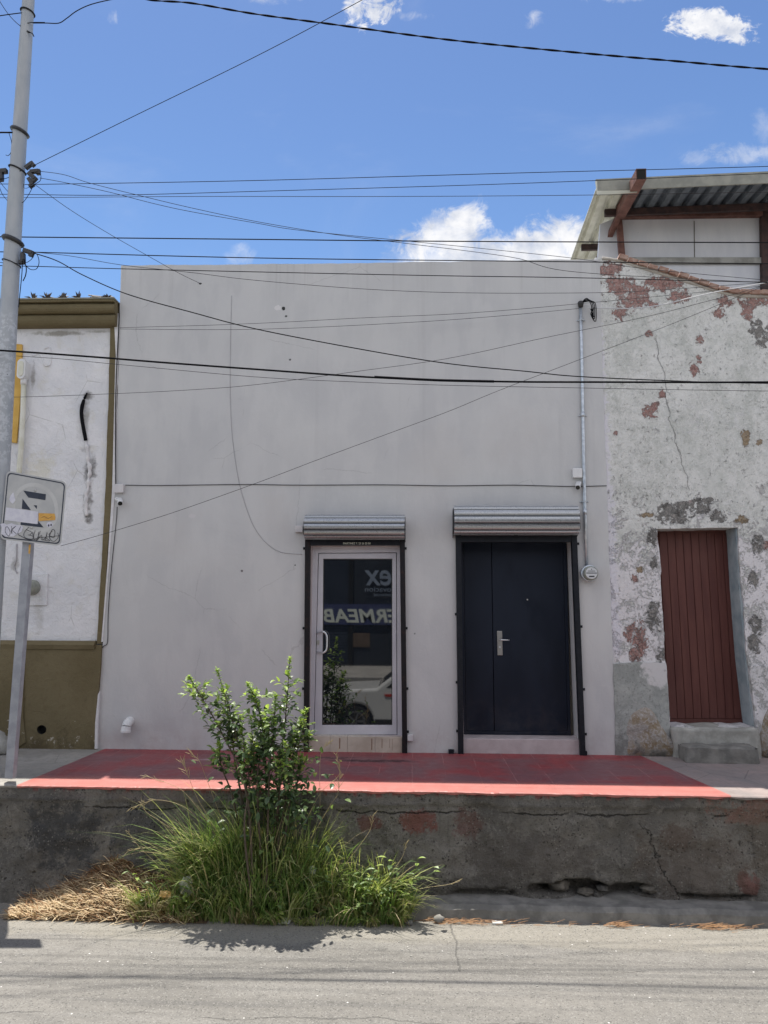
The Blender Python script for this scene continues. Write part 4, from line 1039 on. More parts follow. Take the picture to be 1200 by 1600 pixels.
# agave row on the cornice and loose bundle
def agave(c, s, label, seed):
    r = random.Random(seed); mb = MB()
    for k in range(13):
        a = 2 * math.pi * k / 13 + r.uniform(-.2, .2); up = r.uniform(.35, 1.5); L = s * r.uniform(.7, 1.1)
        d_ = Vector((math.cos(a), math.sin(a), 0)) * math.cos(up) + Vector((0, 0, math.sin(up)))
        mb.tube([c, c + d_ * L * .5 + Vector((0, 0, .01)), c + d_ * L + Vector((0, 0, -.2 * L * math.cos(up)))], [.010, .011, .001], 5)
    return mb.build('agave', M_agave, label=label, cat='plant', group='small agaves along the olive cornice')
zc = za + .046
labs = ['small dark agave on the cornice nearest the utility pole', 'small dark agave on the cornice, second from the utility pole', 'small dark agave in the middle of the row on the cornice', 'small dark agave on the cornice just left of the bundled scrap', 'small dark agave at the corner of the cornice behind the bundled scrap']
for i, px in enumerate((52, 74, 98, 122, 168)):
    q_ = P(px, 470, D - .08); agave(Vector((q_.x, D - .08, zc)), (.11, .12, .11, .115, .10)[i], labs[i], i + 3)
mb = MB(); q_ = P(154, 465, D - .07)
for i in range(16):
    mb.tube([(q_.x - .09 + rnd.uniform(-.03, .03), D - .07 + rnd.uniform(-.03, .03), zc + .012 + i % 4 * .014), (q_.x + .09 + rnd.uniform(-.03, .03), D - .06 + rnd.uniform(-.03, .03), zc + .010 + i % 4 * .012)], .008, 5)
mb.build('stick_bundle', M_agave, label='dark bundle of scrap sticks lying on the corner of the cornice', cat='scrap')
# pale boulder at the foot of the plinth
mb = MB(); q_ = G(2, 1176, 0); stone(mb, (q_.x - .03, q_.y - .05, .09), (.16, .12, .13), 21, 3); mb.build('boulder', M_step, label='pale rounded stone on the pavement against the olive plinth at the left edge', cat='stone')

# ================================================================== RIGHT HOUSE
XRgt = P(1560, 800, D).x
rh = thing('peeling_house', (P(1080, 1000, D).x, D, 0), 'weathered house with flaking limewash, brick showing and a maroon plank door', 'house')
dr = [(1027, 826), (1153, 824), (1160, 930), (1168, 1030), (1181, 1136), (1047, 1136), (1038, 1000), (1032, 900)]
YP = D + .012
topc = [(930, 402), (958, 404), (1000, 416), (1060, 434), (1134, 457), (1200, 462), (1560, 474)]
ol = topc + [(1560, 1205), (1200, 1192), (955, 1185), (945, 800), (935, 600)]
mb = MB(); mb.prism(PD(ol, YP), (0, .42, 0), [rough(PD(dr, YP), .05, .016, 3)]); mb.build('wall', M_peel, rh)
# coping bricks following the slope
mb = MB(); mo = MB()
seg = catmull(PD(topc, YP), 12); acc = 0; L = [seg[0]]
def walk(path, step):
    out_ = []; d_ = 0; i = 0; cur = path[0]
    nxt = 1
    while nxt < len(path):
        s_ = (path[nxt] - cur).length
        if d_ + s_ >= step:
            cur = cur.lerp(path[nxt], (step - d_) / s_); out_.append(cur); d_ = 0
        else: d_ += s_; cur = path[nxt]; nxt += 1
    return out_
bp = [p for p in walk([q for q in seg if q.x > P(948, 404, D).x], .125)]
for i in range(len(bp) - 1):
    if bp[i].x > XRgt - .3: break
    a, b = bp[i], bp[i + 1]; d_ = (b - a).normalized(); up = Vector((-d_.z, 0, d_.x))
    if up.z < 0: up = -up
    jit = rnd.uniform(-.006, .006)
    mb.obox((a + b) / 2 + up * (.026 + jit) + Vector((0, .10 + rnd.uniform(-.012, .012), 0)), d_ * .056, (0, .15, 0), up * (.026 + rnd.uniform(-.003, .003)))
mb.build('brick_coping', M_brick, rh, bevel=.005)
pth = [p + Vector((0, .0, -.012)) for p in seg if P(940, 404, D).x < p.x < XRgt - .3]
mo.tube([p + Vector((0, .0, 0)) for p in pth], [.020 + .010 * mn.noise(p * 6) for p in pth], 8); mo.build('mortar_bed', M_mortar, rh)
# cement skirt at the foot
mb = MB(); mb.prism(rough(PD([(958, 1037), (1000, 1034), (1041, 1036), (1047, 1136), (1049, 1188), (962, 1184)], YP - .022), .04, .014, 5), (0, .03, 0)); mb.build('cement_skirt', M_skirt, rh, bevel=.006)
mb = MB(); mb.prism(PD([(1171, 1040), (1560, 1045), (1560, 1205), (1183, 1192), (1182, 1136)], YP - .022), (0, .03, 0)); mb.build('cement_skirt', M_peel, rh, bevel=.006)
# rubble bulge by the step
def bulge(px_out, depth, m_, name, par):
    pts = PD(px_out, YP - .022); cx = sum(p.x for p in pts) / len(pts); cz_ = sum(p.z for p in pts) / len(pts)
    ctr = Vector((cx, YP - .022, cz_)); mb = MB(); mb.smooth = True; rings = 7; vs = []
    pts = catmull(pts + [pts[0]], 5)[:-1]; n = len(pts)
    for r_ in range(rings):
        f = 1 - r_ / (rings - 1) * .97
        for p in pts:
            q_ = ctr + (p - ctr) * f
            q_ = q_ + Vector((0, -depth * (1 - f ** 2.2) + (.0 if r_ == 0 else .022 * mn.noise(q_ * 9)) + (.01 if r_ == 0 else 0), 0))
            vs.append(q_)
    fs = [(r_ * n + i, r_ * n + (i + 1) % n, (r_ + 1) * n + (i + 1) % n, (r_ + 1) * n + i) for r_ in range(rings - 1) for i in range(n)] + [tuple((rings - 1) * n + i for i in range(n))]
    mb.add(vs, fs); return mb.build(name, m_, par, recalc=True)
bulge([(978, 1182), (977, 1135), (988, 1112), (1006, 1103), (1020, 1110), (1032, 1130), (1046, 1150), (1062, 1166), (1070, 1184), (1020, 1186)], .05, M_mound, 'rubble_patch', rh)
bulge([(1182, 1180), (1180, 1165), (1188, 1140), (1196, 1112), (1215, 1090), (1260, 1080), (1300, 1190), (1230, 1196)], .12, M_mound, 'rubble_patch', rh)
# door recess lining and planks
YDr = YP + .30
rl = [P(1152.5, 825, YP + .03), P(1159, 930, YP + .03), P(1167, 1030, YP + .03), P(1179.5, 1136, YP + .03)]
mb = MB(); mb.prism([p + Vector((-.022, 0, 0)) for p in rl] + [p + Vector((.04, 0, 0)) for p in rl[::-1]], (0, .33, 0)); mb.build('door_reveal', M_revealc, rh)
dl = P(1027, 828, YP).x + .005; 
dTL, dTR = P(1029, 833, YDr), P(1140, 833, YDr); dBL, dBR = P(1046, 1131, YDr), P(1160, 1131, YDr)
dfr = thing
mb = MB(); mb.prism([dTL + Vector((-.05, 0, .05)), dTR + Vector((.03, 0, .05)), dBR + Vector((.03, 0, -.02)), dBL + Vector((-.05, 0, -.02))], (0, .06, 0)); pdoor = mb.build('plank_door', M_door, rh)
NPL = 9
for i in range(NPL):
    f0, f1 = i / NPL + .002, (i + 1) / NPL - .004
    j = rnd.uniform(-.002, .002)
    mb = MB(); mb.prism([dTL.lerp(dTR, f0), dTL.lerp(dTR, f1), dBL.lerp(dBR, f1) + Vector((0, 0, .06)), dBL.lerp(dBR, f0) + Vector((0, 0, .06))], (0, -.014 + j, 0)); mb.build('plank', M_door, pdoor, bevel=.003)
mb = MB(); mb.prism([dBL + Vector((0, 0, .055)), dBR + Vector((0, 0, .055)), dBR + Vector((0, 0, 0)), dBL], (0, -.022, 0)); mb.build('bottom_rail', M_door, pdoor, bevel=.003)
mb = MB(); mb.prism([dTR, dTR + Vector((.03, 0, 0)), dBR + Vector((.03, 0, 0)), dBR], (0, -.02, 0)); mb.build('jamb', M_doorj, pdoor)
pz = P(1037, 988, YDr - .03); mb = MB(); mb.tube([pz, pz + Vector((0, -.02, .0)), pz + Vector((.0, -.02, -.03))], .006, 6); mb.build('hasp', M_steel, pdoor)
# sill block and loose step
mb = MB(); zs_ = P(1100, 1133, YP + .1).z
block(mb, P(1047, 1150, YP).x, P(1183, 1150, YP).x, YP - .10, YP + .42, -.03, zs_, .022, 9, 16); sill = mb.build('door_sill', M_step, rh)
mb = MB()
s0 = G(1075, 1192, 0); s1 = G(1190, 1195, 0); hS = P(1100, 1168, s0.y).z
block(mb, s0.x, s1.x, s0.y, YP - .09, -.01, hS, .03, 4, 16)
bm_ = mb.build('stone_step', M_kerb, label='low worn grey cement step on the pavement before the maroon door', cat='step')
mb = MB(); mb.box(B.x + .6, XRgt, D + 7.7, D + 8, 0, 4.6); mb.box(B.x + .02, XRgt, D + .5, D + 7.69, 4.2, 4.35); mb.build('rear_wall', M_peel, rh)

# ================================================================== ROOFTOP SHED
YS = D + 1.4
sd = thing('rooftop_shed', (P(1120, 440, YS).x, YS, 4.4), 'white panelled rooftop shed with corrugated metal roof and rusty beams above the peeling house', 'shed')
def QS(L, Y): return [P(a, b, Y) for a, b in L]
mb = MB(); mb.prism(QS([(974, 328), (1190, 333), (1197, 410), (1205, 700), (962, 700), (968, 410)], YS), (0, .05, 0)); pan = mb.build('wall_panel', M_sheet, sd)
mb = MB(); mb.prism(QS([(938, 350), (973, 336), (975, 460), (930, 460)], YS + .06), (0, .05, 0)); mb.build('wall_panel', M_sheet, sd)
mb = MB(); mb.prism(QS([(975, 402), (1196, 402), (1196, 411), (977, 411)], YS - .05), (0, .049, 0)); mb.build('ledge', M_step, sd)
mb = MB(); mb.prism(QS([(964, 340), (972, 340), (979, 420), (979, 520), (970, 520), (970, 420)], YS - .08), (0, .07, 0)); mb.build('post', M_rust, sd)
mb = MB(); mb.prism(QS([(1190, 322), (1212, 322), (1216, 600), (1194, 600)], YS - .08), (0, .09, 0)); mb.build('post', M_rustd, sd)
mb = MB(); mb.prism(QS([(1084, 345), (1085.5, 345), (1086, 402), (1084.5, 402)], YS - .004), (0, .003, 0)); mb.build('seam', M_kerb, pan)
mb = MB(); mb.prism(QS([(972, 331), (1192, 328), (1192, 336), (972, 339)], YS - .09), (0, .08, 0)); mb.build('head_beam', M_rust, sd)
# roof sheet: slopes, front edge at YF, rear edge over the room; left rake seen from below
YF = YS - .95
fl, fr = P(933, 291, YF), P(1560, 262, YF)           # front eave
bl, br_ = P(893, 404, YS + 3.4), P(1500, 404, YS + 3.4)
bl = Vector((fl.x + .12, YS + 3.6, 0)); 
# rear left corner placed so the rake runs down to the parapet line
bl = P(893, 402, YS + 1.6); bl2 = bl + (bl - fl).normalized() * .8
brr = Vector((fr.x, bl2.y, bl2.z))
NC = 60; mb = MB(); mb.smooth = False; vs = []; fs = []
nrm = (fr - fl).cross(bl2 - fl).normalized()
if nrm.z < 0: nrm = -nrm
cnt = 0
xsr = []
x = 0.0; Lr = (fr - fl).length; LLr = (brr - bl2).length
prof = [(0, 0), (.02, .06), (.075, .06), (.095, 0), (.18, 0)]
k = 0
while x < Lr - .3:
    for dx_, h_ in prof[:-1]: xsr.append((x + dx_, h_))
    x += .18
xsr.append((x, 0)); m_ = len(xsr)
for side in (0, 1):
    for (s_, h_) in xsr:
        f = s_ / Lr
        for (pa, pb) in ((fl, fr), (bl2, brr)):
            vs.append(pa.lerp(pb, f) + nrm * (h_ + (.003 if side else 0)))
for side in (0, 1):
    o = side * m_ * 2
    for i in range(m_ - 1):
        a = o + i * 2; f = (a, a + 1, a + 3, a + 2); fs.append(f if side == 0 else f[::-1])
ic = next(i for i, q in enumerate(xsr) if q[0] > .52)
mb.add(vs, fs); mb.mi = [1 if (k % (m_ - 1)) >= ic else 0 for k in range(len(fs))]; mb.build('corrugated_roof', [M_roof, M_roofshade], sd)  # beyond the left strip the roof faces carry painted-in shade
# fascia flashing
ex = (fr - fl).normalized(); dn = Vector((0, 0, -1)); ey = (bl2 - fl).normalized()
mb = MB(); mb.prism([fl + Vector((-.02, -.02, .085)), fr + Vector((0, -.02, .085)), fr + Vector((0, -.02, -.075)), fl + Vector((.0, -.02, -.075))], (0, .02, 0)); mb.build('fascia', M_zinc, sd)
mb = MB(); mb.prism([fl + Vector((-.03, -.03, .052)), fl + Vector((-.03, -.03, -.14)) + ex * .02, fl + Vector((.5, -.03, -.11)), fl + Vector((.5, -.03, -.08)), fl + Vector((-.005, -.03, -.08)), fl + Vector((-.005, -.03, .052))], (0, .009, 0)); mb.build('fascia_corner', M_roof, sd)
# purlins under the roof
for kk, (f, px0, wd) in enumerate(((.22, 958, .035), (.60, 936, .035))):
    a = fl.lerp(bl2, f) + ex * (.22 if kk == 0 else .08) - nrm * .05; b = fr.lerp(brr, f) - nrm * .05
    mb = MB(); mb.obox((a + b) / 2, (b - a) / 2, ey * .03, nrm * .045); mb.build('purlin', M_rustd, sd)
# raking beam that pokes out in front of the eave
r0 = P(1002, 272, YF - .35); r1 = P(968, 335, YS - .16); r2 = P(936, 404, YS + .35)
dd = (r1 - r0).normalized(); uu = Vector((1, 0, 0)); vv = dd.cross(uu).normalized()
mb = MB(); mb.obox((r0 + r1) / 2, (r1 - r0) / 2, (.062, 0, 0), vv * .07); rb = mb.build('rafter', M_rust, sd)
mb = MB(); mb.obox(r0 - dd * .004, dd * .003, (.052, 0, 0), vv * .06); mb.build('open_end', M_hole, rb)
dd = (r2 - r1).normalized(); vv = dd.cross(uu).normalized()
mb = MB(); mb.obox((r1 + r2) / 2, (r2 - r1) / 2, (.035, 0, 0), vv * .04); mb.build('rafter', M_rust, sd)
mb = MB(); mb.box(P(1000, 400, YS).x, P(1500, 400, YS).x, YS + 3.0, YS + 3.05, 4.2, bl2.z - .1); mb.build('rear_wall', M_sheet, sd)

# ================================================================== WALL FITTINGS
def camera_unit(px, py, boxpx, boxpy, bw, bh, label, turn):
    q_ = P(boxpx, boxpy, D); r = thing('security_camera', (q_.x, D, q_.z - .2), label, 'camera', 'security cameras on the grey wall')
    mb = MB(); mb.box(q_.x - bw * MPX, q_.x + bw * MPX, D - .055, D - .001, q_.z - bh * MPX, q_.z + bh * MPX); mb.build('junction_box', M_plasg if turn > 0 else M_plas, r, bevel=.008)
    c_ = P(px, py, D - .10); base = P(px - 2.5 * turn, py - 5, D)
    mb = MB(); mb.lathe((base.x, D - .001, base.z), (0, -1, 0), [(0, .026), (.012, .026), (.016, .02)], 16)
    mb.tube([(base.x, D - .012, base.z), (base.x, D - .06, base.z), (c_.x, D - .085, c_.z + .01)], .008, 8); mb.build('bracket', M_plas, r)
    d_ = Vector((.45 * turn, -.75, -.45)).normalized(); cc = Vector((c_.x, D - .075, c_.z)) - d_ * .03
    mb = MB(); mb.smooth = True; mb.lathe(cc, d_, [(-.05, .018), (-.046, .026), (.045, .029), (.055, .030)], 20); mb.build('body', M_plas, r)
    mb = MB(); mb.lathe(cc + d_ * .0555, d_, [(0, .026), (.004, .025)], 20); mb.build('lens', M_lens, r)
    mb = MB(); mb.obox(cc + Vector((0, 0, .031)) + d_ * .006, d_ * .065, d_.cross(Vector((0, 0, 1))).normalized() * .028, (0, 0, .002)); mb.build('sun_hood', M_plas, r)
camera_unit(186, 785, 188, 764, 7.5, 7, 'white bullet security camera on the grey wall near the olive corner strip', 1)
camera_unit(904, 760, 901, 740, 7.5, 7.5, 'white bullet security camera beside the steel conduit above the black door', -.6)

mp = thing('service_conduit', P(922, 880, D), 'galvanised service conduit running down the grey wall to the round meter', 'conduit')
CY = D - .03
L = [P(a, b, CY) for a, b in [(907, 478), (909, 560), (910.5, 640), (912, 720), (914, 800), (916.5, 884)]]
mb = MB(); mb.tube(L, .0195, 12); mb.build('pipe', M_galvc, mp)
for f in (L[2] + (L[3] - L[2]) * .1, L[4]):
    mb = MB(); mb.tube([f + Vector((0, 0, -.03)), f + Vector((0, 0, .03))], .024, 12); mb.build('coupling', M_galvc, mp)
for (a, b) in ((911, 649), (913, 784), (908.5, 500)):
    q_ = P(a, b, CY); mb = MB(); mb.tube([(q_.x - .05, D - .004, q_.z), (q_.x - .03, D - .006, q_.z), (q_.x - .022, CY - .01, q_.z), (q_.x, CY - .024, q_.z), (q_.x + .022, CY - .01, q_.z), (q_.x + .03, D - .006, q_.z), (q_.x + .05, D - .004, q_.z)], .007, 6); mb.build('strap', M_galvc, mp)
mb = MB(); q_ = P(908, 478, CY); mb.smooth = True; mb.lathe(q_ + Vector((-.004, 0, -.02)), (-.1, -.35, 1), [(0, .026), (.02, .03), (.05, .036), (.07, .03), (.08, .012)], 14); mb.build('weatherhead', M_conn, mp)
for s_ in range(4):
    mb = MB(); o = .012 * s_
    L2 = catmull([q_ + Vector((0, -.03, .03)), q_ + Vector((.05 + o, -.08, .06 - o)), q_ + Vector((.10 + o * 1.5, -.07, -.01)), q_ + Vector((.115 + o, -.06, -.11 - o * 3)), q_ + Vector((.135 - o, -.05, -.16 + o)), q_ + Vector((.10 + o, -.05, -.06))], 6)
    mb.tube(L2, .0055, 6); mb.build('drip_loop', M_wire, mp)
m2 = thing('electric_meter', P(921, 908, D), 'round clear-glass electric meter on the grey wall at the foot of the steel conduit', 'meter')
c2 = P(922, 896, D - .05); mb = MB(); mb.smooth = True
mb.lathe((c2.x - .012, D - .001, c2.z), (0.02, -1, 0), [(0, .088), (.05, .092), (.06, .096), (.075, .096), (.078, .086)], 32); mb.build('base_ring', M_galvc, m2)
mb = MB(); mb.smooth = True; mb.lathe((c2.x - .008, D - .079, c2.z), (0.02, -1, 0), [(0, .084), (.05, .080), (.062, .07)], 32); mb.build('glass_cover', M_gdark, m2)
mb = MB(); mb.lathe((c2.x - .006, D - .142, c2.z), (0, -1, 0), [(0, .066), (.003, .064)], 32); dl_ = mb.build('dial', M_dial, m2)
mb = MB(); yy = D - .1465
mb.box(c2.x - .066, c2.x + .054, yy - .001, yy, c2.z - .004, c2.z + .005); mb.box(c2.x - .035, c2.x + .025, yy - .001, yy, c2.z - .044, c2.z - .030); mb.box(c2.x - .045, c2.x + .035, yy - .001, yy, c2.z + .020, c2.z + .026)
mb.lathe((c2.x - .006, yy, c2.z + .043), (0, -1, 0), [(0, .006), (.001, .006)], 10); mb.build('dial_marks', M_ink, dl_)

# elbow drain pipe
mb = MB(); q_ = P(203, 1130, D); 
L = catmull([(q_.x, D + .01, q_.z + .02), (q_.x, D - .03, q_.z + .022), (q_.x - .003, D - .075, q_.z - .0), (q_.x - .008, D - .09, q_.z - .045), (q_.x - .01, D - .092, q_.z - .085)], 7)
mb.tube(L, [.052 + .004 * (i > len(L) - 6) for i in range(len(L))], 20, cap=False)
mb.tube([L[-1] + Vector((0, 0, .006)), L[-1] + Vector((0, 0, .004))], .045, 20)
mb.build('drain_elbow', M_plas, label='white plastic elbow drain spout low on the grey wall', cat='drain pipe')

# ================================================================== UTILITY POLE
YPOLE = 6.99
pole = thing('utility_pole', (P(-30, 1200, YPOLE).x, YPOLE, 0), 'tall leaning grey utility pole at the left edge carrying the cables', 'utility pole')
mb = MB(); mb.smooth = True
cen = [(46, -60, 8.4), (44.5, 0, 8.8), (34, 160, 10.2), (25, 300, 11.4), (17, 430, 12.4), (9.5, 560, 13.6), (2, 690, 14.6), (-5, 800, 15.6), (-12, 900, 16.4), (-33, 1212, 19)]
pts = [P(a, b, YPOLE) for a, b, c_ in cen]
rr = []
for (a, b, c_), p in zip(cen, pts):
    e = P(a + c_, b, YPOLE); rr.append((e - p).length * .98)
top = pts[0] + (pts[0] - pts[1]).normalized() * 2.5
mb.tube([top] + pts, [rr[0] * .9] + rr, 24); mb.build('shaft', M_pole, pole)
def at_pole(py):
    for i in range(len(cen) - 1):
        if cen[i][1] <= py <= cen[i + 1][1]:
            f = (py - cen[i][1]) / (cen[i + 1][1] - cen[i][1]); return pts[i].lerp(pts[i + 1], f), rr[i] + (rr[i + 1] - rr[i]) * f
for (py, w_, m_) in ((20, .010, M_wireg), (207, .022, M_conn), (266, .010, M_wireg), (377, .030, M_conn), (412, .006, M_wireg)):
    c_, r_ = at_pole(py); mb = MB(); n_ = 20
    ring = [c_ + Vector((math.cos(a) * (r_ + .008), math.sin(a) * (r_ + .008), -.03 * math.cos(a) * (1 if py != 20 else .5))) for a in [2 * math.pi * i / n_ for i in range(n_)]]
    mb.tube(ring + [ring[0], ring[1]], w_ * .8, 6, cap=False); mb.build('band', m_, pole)
def connector(px, py, dx_, dz_, s=1.0):
    p = P(px, py, YPOLE - .03); mb = MB(); d_ = Vector((dx_, 0, dz_)).normalized(); u_ = Vector((-d_.z, 0, d_.x))
    mb.obox(p, d_ * .045 * s, (0, .02 * s, 0), u_ * .018 * s); mb.obox(p + d_ * .04 * s - u_ * .012, d_ * .02 * s, (0, .016 * s, 0), u_ * .028 * s); mb.build('cable_clamp', M_conn, pole, bevel=.003)
for a in ((45, 259, .6, .5), (54, 268, 1, .1), (50, 275, .6, -.5, 1.1), (48, 284, .5, -.8), (44, 393, 1, -.35, 1.1), (36, 403, .1, -1, 1.1), (3, 268, -1, -.1, 1.2), (2, 274, .1, -1, 1.1)): connector(*a)
def loop(pl, r=.0035, m_=None, Y=YPOLE - .05):
    mb = MB(); mb.tube(catmull([P(a, b, Y) for a, b in pl], 6), r, 6); mb.build('jumper_wire', m_ or M_wire, pole)
loop([(50, 392), (58, 398), (61, 410), (57, 420), (48, 421), (40, 414), (38, 405)])
loop([(52, 396), (50, 404), (42, 410), (34, 411), (20, 412), (0, 410)], .003)
loop([(37, 405), (41, 418), (40, 430), (36, 439)], .005)
loop([(35.5, 405), (34, 430), (31, 460), (29, 480)], .004)
loop([(55, 270), (63, 272), (63, 282), (54, 288), (49, 292)], .003)
loop([(52, 290), (46, 302), (38, 314), (34, 317)], .003)
loop([(48, 290), (42, 294), (37, 293), (37, 287)], .002)
loop([(14, 208), (18, 222), (18, 236), (13, 243), (9, 242)], .003)
loop([(33, 266), (20, 274), (8, 279), (-6, 280)], .003)
loop([(0, 284), (6, 292), (14, 301)], .003)
loop([(-2, 290), (4, 304), (12, 314)], .003)
loop([(38, 41), (40, 37), (52, 35), (70, 35)], .004)
loop([(38, 41), (41, 49), (50, 52), (53, 57)], .005)
loop([(-8, -10), (10, 18), (24, 34), (38, 45), (50, 52)], .0035)
loop([(-10, 26), (18, 22), (34, 20)], .005)
loop([(-15, 208), (0, 207), (14, 207), (22, 207)], .008)

# ================================================================== TRAFFIC SIGN
YN = 6.93
sg = thing('no_parking_sign', G(12, 1216, 0), 'tilted square traffic sign with black letter pieces, stickers and graffiti on a leaning grey post', 'traffic sign')
mb = MB(); YPst = YN + .045
mb.prism([P(a, b, YPst) for a, b in [(38, 770), (51, 770), (47.5, 860), (19.5, 1217), (6.5, 1217), (34, 860)]], (0, .07, 0)); mb.build('post', M_post, sg, bevel=.006)
def sp(L, Y): return [P(a / 6.6667, 720 + b / 6.6667, Y) for a, b in L]
def rounded(L, r, n=5):
    out_ = []; m_ = len(L)
    for i in range(m_):
        a, b, c_ = Vector(L[i - 1]), Vector(L[i]), Vector(L[(i + 1) % m_])
        u_ = (a - b).normalized() * r; v_ = (c_ - b).normalized() * r
        for k in range(n + 1):
            f = k / n; out_.append(tuple((b + u_) * (1 - f) ** 2 + b * 2 * f * (1 - f) + (b + v_) * f ** 2))
    return out_
plate = [(68, 100), (695, 218), (634, 888), (-2, 816)]
mb = MB(); mb.prism(sp(rounded(plate, 60), YN), (0, .004, 0)); pnl = mb.build('panel', M_signf, sg)
cxp = sum(p[0] for p in plate) / 4; cyp = sum(p[1] for p in plate) / 4
inset = lambda k: [(cxp + (a - cxp) * k, cyp + (b - cyp) * k) for a, b in plate]
mb = MB(); mb.prism(sp(rounded(inset(.955), 50), YN - .001), (0, .0008, 0), [sp(rounded(inset(.920), 45), YN - .001)]); mb.build('border', M_signk, pnl)
ringo = [(345 + 245 * math.cos(a) + 20, 495 + 265 * math.sin(a) + 25 * math.cos(a)) for a in [2 * math.pi * i / 48 for i in range(48)]]
ringi = [(345 + 205 * math.cos(a) + 20, 495 + 225 * math.sin(a) + 22 * math.cos(a)) for a in [2 * math.pi * i / 48 for i in range(48)]]
mb = MB(); mb.prism(sp(ringo, YN - .0008), (0, .0006, 0), [sp(ringi, YN - .0008)]); mb.build('faded_ring', M_signb, pnl)
mb = MB()
for L in ([(243, 310), (478, 348), (472, 410), (295, 382)], [(235, 395), (322, 514), (227, 500)], [(350, 462), (385, 464), (382, 502)], [(214, 640), (395, 655), (398, 628), (454, 695), (214, 668)]):
    mb.prism(sp(L, YN - .0018), (0, .0008, 0))
mb.build('letter_piece', M_signk, pnl)
mb = MB(); mb.prism(sp([(65, 485), (398, 530), (390, 660), (48, 618)], YN - .003), (0, .001, 0)); mb.build('sticker', M_stick, pnl)
mb = MB(); mb.prism(sp([(402, 545), (568, 550), (578, 590), (574, 618), (402, 628)], YN - .003), (0, .001, 0)); stc = mb.build('sticker', M_orange, pnl)
mb = MB(); mb.prism(sp([(110, 360), (140, 325), (150, 370), (160, 410), (135, 450), (110, 430), (95, 400)], YN - .0026), (0, .0008, 0)); mb.build('sticker', M_stick, pnl)
mb = MB(); mb.prism(sp([(0, 660), (40, 650), (70, 665), (120, 650), (160, 665), (215, 670), (240, 690), (225, 740), (180, 760), (140, 790), (60, 790), (10, 760), (20, 700)], YN - .0028), (0, .001, 0)); mb.build('graffiti_patch', M_stick, pnl)
mb = MB(); mb.prism(sp([(518 + 34 * math.cos(a), 665 + 30 * math.sin(a)) for a in [i * .5236 for i in range(12)]], YN - .0028), (0, .001, 0)); mb.build('sticker', M_stick, pnl)
mb = MB()
for (a, b) in ((507, 673), (532, 668)): mb.prism(sp([(a + 8 * math.cos(q), b + 13 * math.sin(q)) for q in [i * .7854 for i in range(8)]], YN - .004), (0, .001, 0))
strokes = [[(60, 690), (55, 740), (90, 785), (105, 740), (80, 690), (60, 690)], [(120, 680), (125, 760), (118, 720), (165, 680), (130, 720), (170, 760)], [(215, 685), (185, 760), (230, 790)],
           [(300, 690), (250, 750), (260, 800), (330, 815), (350, 790), (290, 770)], [(340, 740), (345, 800)], [(365, 725), (345, 810), (395, 815), (400, 740)], [(420, 730), (380, 830), (430, 775), (440, 825), (480, 790), (490, 745), (470, 830)],
           [(270, 715), (330, 745), (310, 770)], [(545, 730), (510, 770), (560, 800), (570, 730), (540, 720), (515, 800), (560, 840), (610, 790), (600, 750)], [(430, 820), (520, 835), (480, 805)], [(190, 770), (300, 820), (420, 800), (620, 780)]]
for L in strokes: mb.tube(catmull(sp(L, YN - .0035), 5), .0021, 4)
mb.build('graffiti', M_ink, pnl)
mb = MB(); mb.tube(catmull(sp([(430, 595), (460, 580), (500, 600), (540, 580)], YN - .0035), 4), .0015, 4); mb.build('scrawl', M_ink, pnl)
for (a, b) in ((367, 310), (330, 700)):
    q_ = sp([(a, b)], YN)[0]; mb = MB(); mb.lathe(q_, (0, -1, 0), [(.001, .012), (.005, .012), (.008, .007)], 6); mb.build('bolt', M_steel, sg)
mb = MB(); mb.prism([P(a, b, YPst - .002) for a, b in [(45, 851), (48, 851), (47, 865), (44.2, 865)]], (0, .0015, 0)); mb.build('tape_mark', M_orange, sg)

# ================================================================== CABLES
def cable(pl, r, lab, m_=None, Y=7.05, Y2=None, twist=False, n=10, grp=None):
    """pl: pixel points; Y at the first point, Y2 at the last"""
    if Y2 is None: Y2 = Y
    xs_ = [a for a, b in pl]; x_a, x_b = xs_[0], xs_[-1]
    pts_ = [P(a, b, Y + (Y2 - Y) * (a - x_a) / ((x_b - x_a) or 1)) for a, b in pl]
    c_ = catmull(pts_, n); mb = MB()
    if twist:
        c_ = catmull(pts_, 40)
        for ph in (0, math.pi):
            L_ = []; s_ = 0
            for i, p in enumerate(c_):
                if i: s_ += (p - c_[i - 1]).length
                a = s_ * 15 + ph; L_.append(p + Vector((0, math.cos(a), math.sin(a))) * r * .75)
            mb.tube(L_, r * .8, 6)
    else: mb.tube(c_, r, 6)
    o = mb.build('overhead_cable', m_ or M_wire, label=lab, cat='cable', group='overhead cables across the street')
    return o
cable([(-300, -110), (60, -45), (160, -20), (230, -1), (300, 5), (400, 22), (520, 38), (700, 62), (900, 82), (1050, 95), (1200, 108), (1600, 138)], .0068, 'thick twisted black cable crossing the sky above all the others', twist=True, Y=6.9)
cable([(52, 36), (72, 36), (92, 36), (105, 28), (120, 17), (142, 7), (175, -1), (215, -8)], .005, 'black cable curling from the pole top up to the thick twisted cable', Y=6.95, Y2=6.9)
cable([(50, 260), (200, 186), (400, 88), (560, 3), (800, -130)], .0032, 'thin wire slanting steeply from the pole up across the sky', Y=6.96, Y2=5.6)
cable([(58, 267), (100, 273), (140, 286), (220, 306), (300, 325), (400, 346), (520, 366), (640, 381), (800, 402), (900, 425), (1200, 442)], .0028, 'upper of two thin wires sagging from the pole clamp towards the right house', M_wireg, Y=6.97, Y2=8.2)
